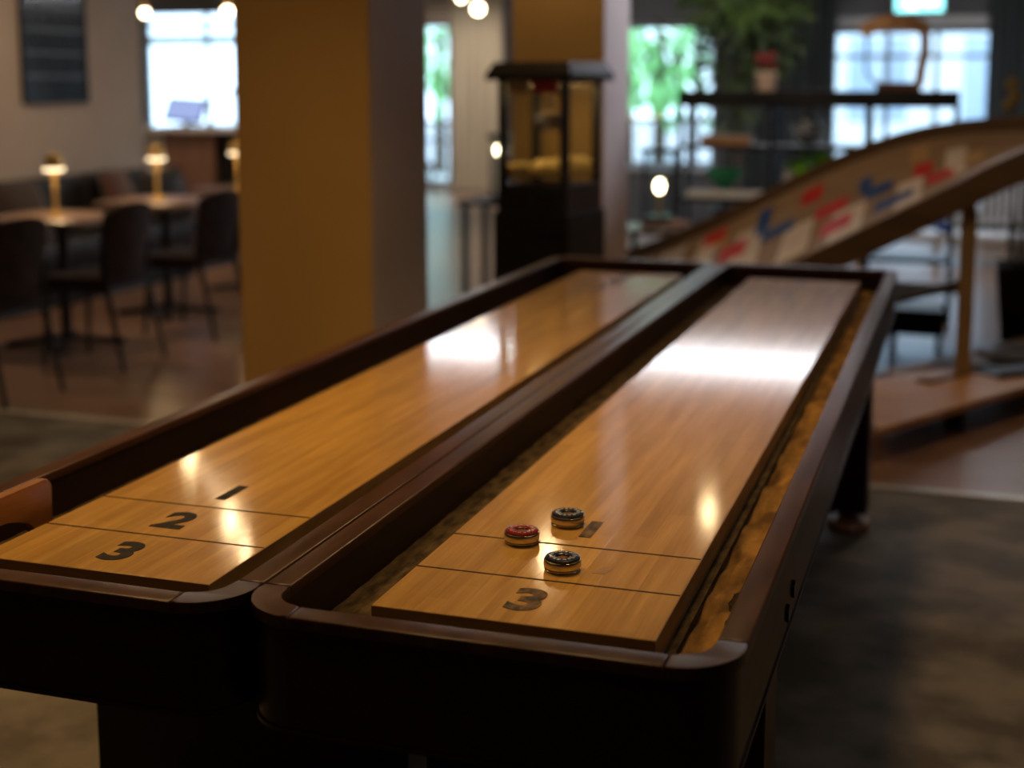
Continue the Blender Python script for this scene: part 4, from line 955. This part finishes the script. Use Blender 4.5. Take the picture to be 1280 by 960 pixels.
for i in range(14): obj('rib', B(-0.45+0.068*i, -0.45+0.068*i+0.045, -0.05, 0.05, 0.02, 0.55, bevel=0.008), 'white_paint', ra_)
for z in (0.06, 0.48): obj('pipe', tube(bmesh.new(), (-0.45, 0, z), (0.50, 0, z), 0.02), 'white_paint', ra_)
for x in (-0.38, 0.44): obj('foot', B(x-0.02, x+0.02, -0.04, 0.04, -0.12, 0.02), 'white_paint', ra_)

# exit sign
ex = thing('exit_sign', 'glowing blue green exit sign above the wide window', 'sign', (0.24, 12.8, 2.20))
obj('case', B(-0.24, 0.24, -0.03, 0.03, 0.0, 0.20, bevel=0.006), 'white_paint', ex)
obj('face', B(-0.225, 0.225, -0.034, -0.031, 0.015, 0.185), 'exit_glow', ex)
bm = bmesh.new(); box(bm, -0.12, -0.02, -0.037, -0.0345, 0.04, 0.16); obj('door_symbol', bm, 'exit_white', ex)
bm = bmesh.new(); prism(bm, [(0.03, 0.10), (0.10, 0.05), (0.10, 0.085), (0.18, 0.085), (0.18, 0.115), (0.10, 0.115), (0.10, 0.15)], 0.0345, 0.037)
bmesh.ops.rotate(bm, verts=bm.verts, cent=(0, 0, 0), matrix=Matrix.Rotation(PI/2, 3, 'X')); obj('arrow_symbol', bm, 'exit_white', ex)
for x in (-0.18, 0.18): obj('hanger', tube(bmesh.new(), (x, 0, 0.20), (x, 0, ZC-2.20), 0.006), 'steel', ex)

# ------------------------------------------------------------------ outside
struct('ground', B(-30, 20, 17.2, 60, -0.2, -0.1), 'paving', label='pale paving outside the windows')
struct('ground.001', B(-4.0, 20, 13.15, 17.2, -0.2, -0.1), 'paving', label='pale paving right outside the wide window')
def outdoor_tree(label, loc, r, h):
    t = thing('outdoor_tree', label, 'tree', loc, 0, 'trees outside')
    obj('trunk', tube(bmesh.new(), (0, 0, 0), (0, 0, h), 0.12, 0.07), 'bark', t, smooth=True)
    bm = bmesh.new(); leaves(bm, 700, blob((0, 0, h), r, r, r*0.9), 0.32); o = obj('crown', bm, 'leaf_outdoor', t); o['kind'] = 'stuff'
outdoor_tree('leafy green tree seen through the window beside the second pillar', (-3.6, 18.6, -0.1), 1.4, 2.3)
outdoor_tree('leafy green tree seen at the right of the window beside the second pillar', (-5.0, 22.5, -0.1), 1.3, 2.6)
outdoor_tree('leafy green tree seen through the tall narrow window', (-8.4, 22.0, -0.1), 1.6, 2.6)
fb = thing('building', 'white building outside the wide window', 'building', (1.5, 26, -0.1))
obj('wall', B(-3.6, 6.0, 0, 4, 0, 7), 'facade', fb)
for i in range(4):
    for j in range(2):
        w_ = obj('window', B(-3.0+2.1*i, -1.9+2.1*i, -0.03, 0.0, 0.9+2.7*j, 2.5+2.7*j), 'facade_glass', fb)
        obj('window_bar', B(-2.48+2.1*i, -2.42+2.1*i, -0.05, -0.03, 0.9+2.7*j, 2.5+2.7*j), 'facade', w_)
print('objects', len(bpy.data.objects), 'tris', sum(len(o.data.polygons) for o in bpy.data.objects if o.type == 'MESH'))
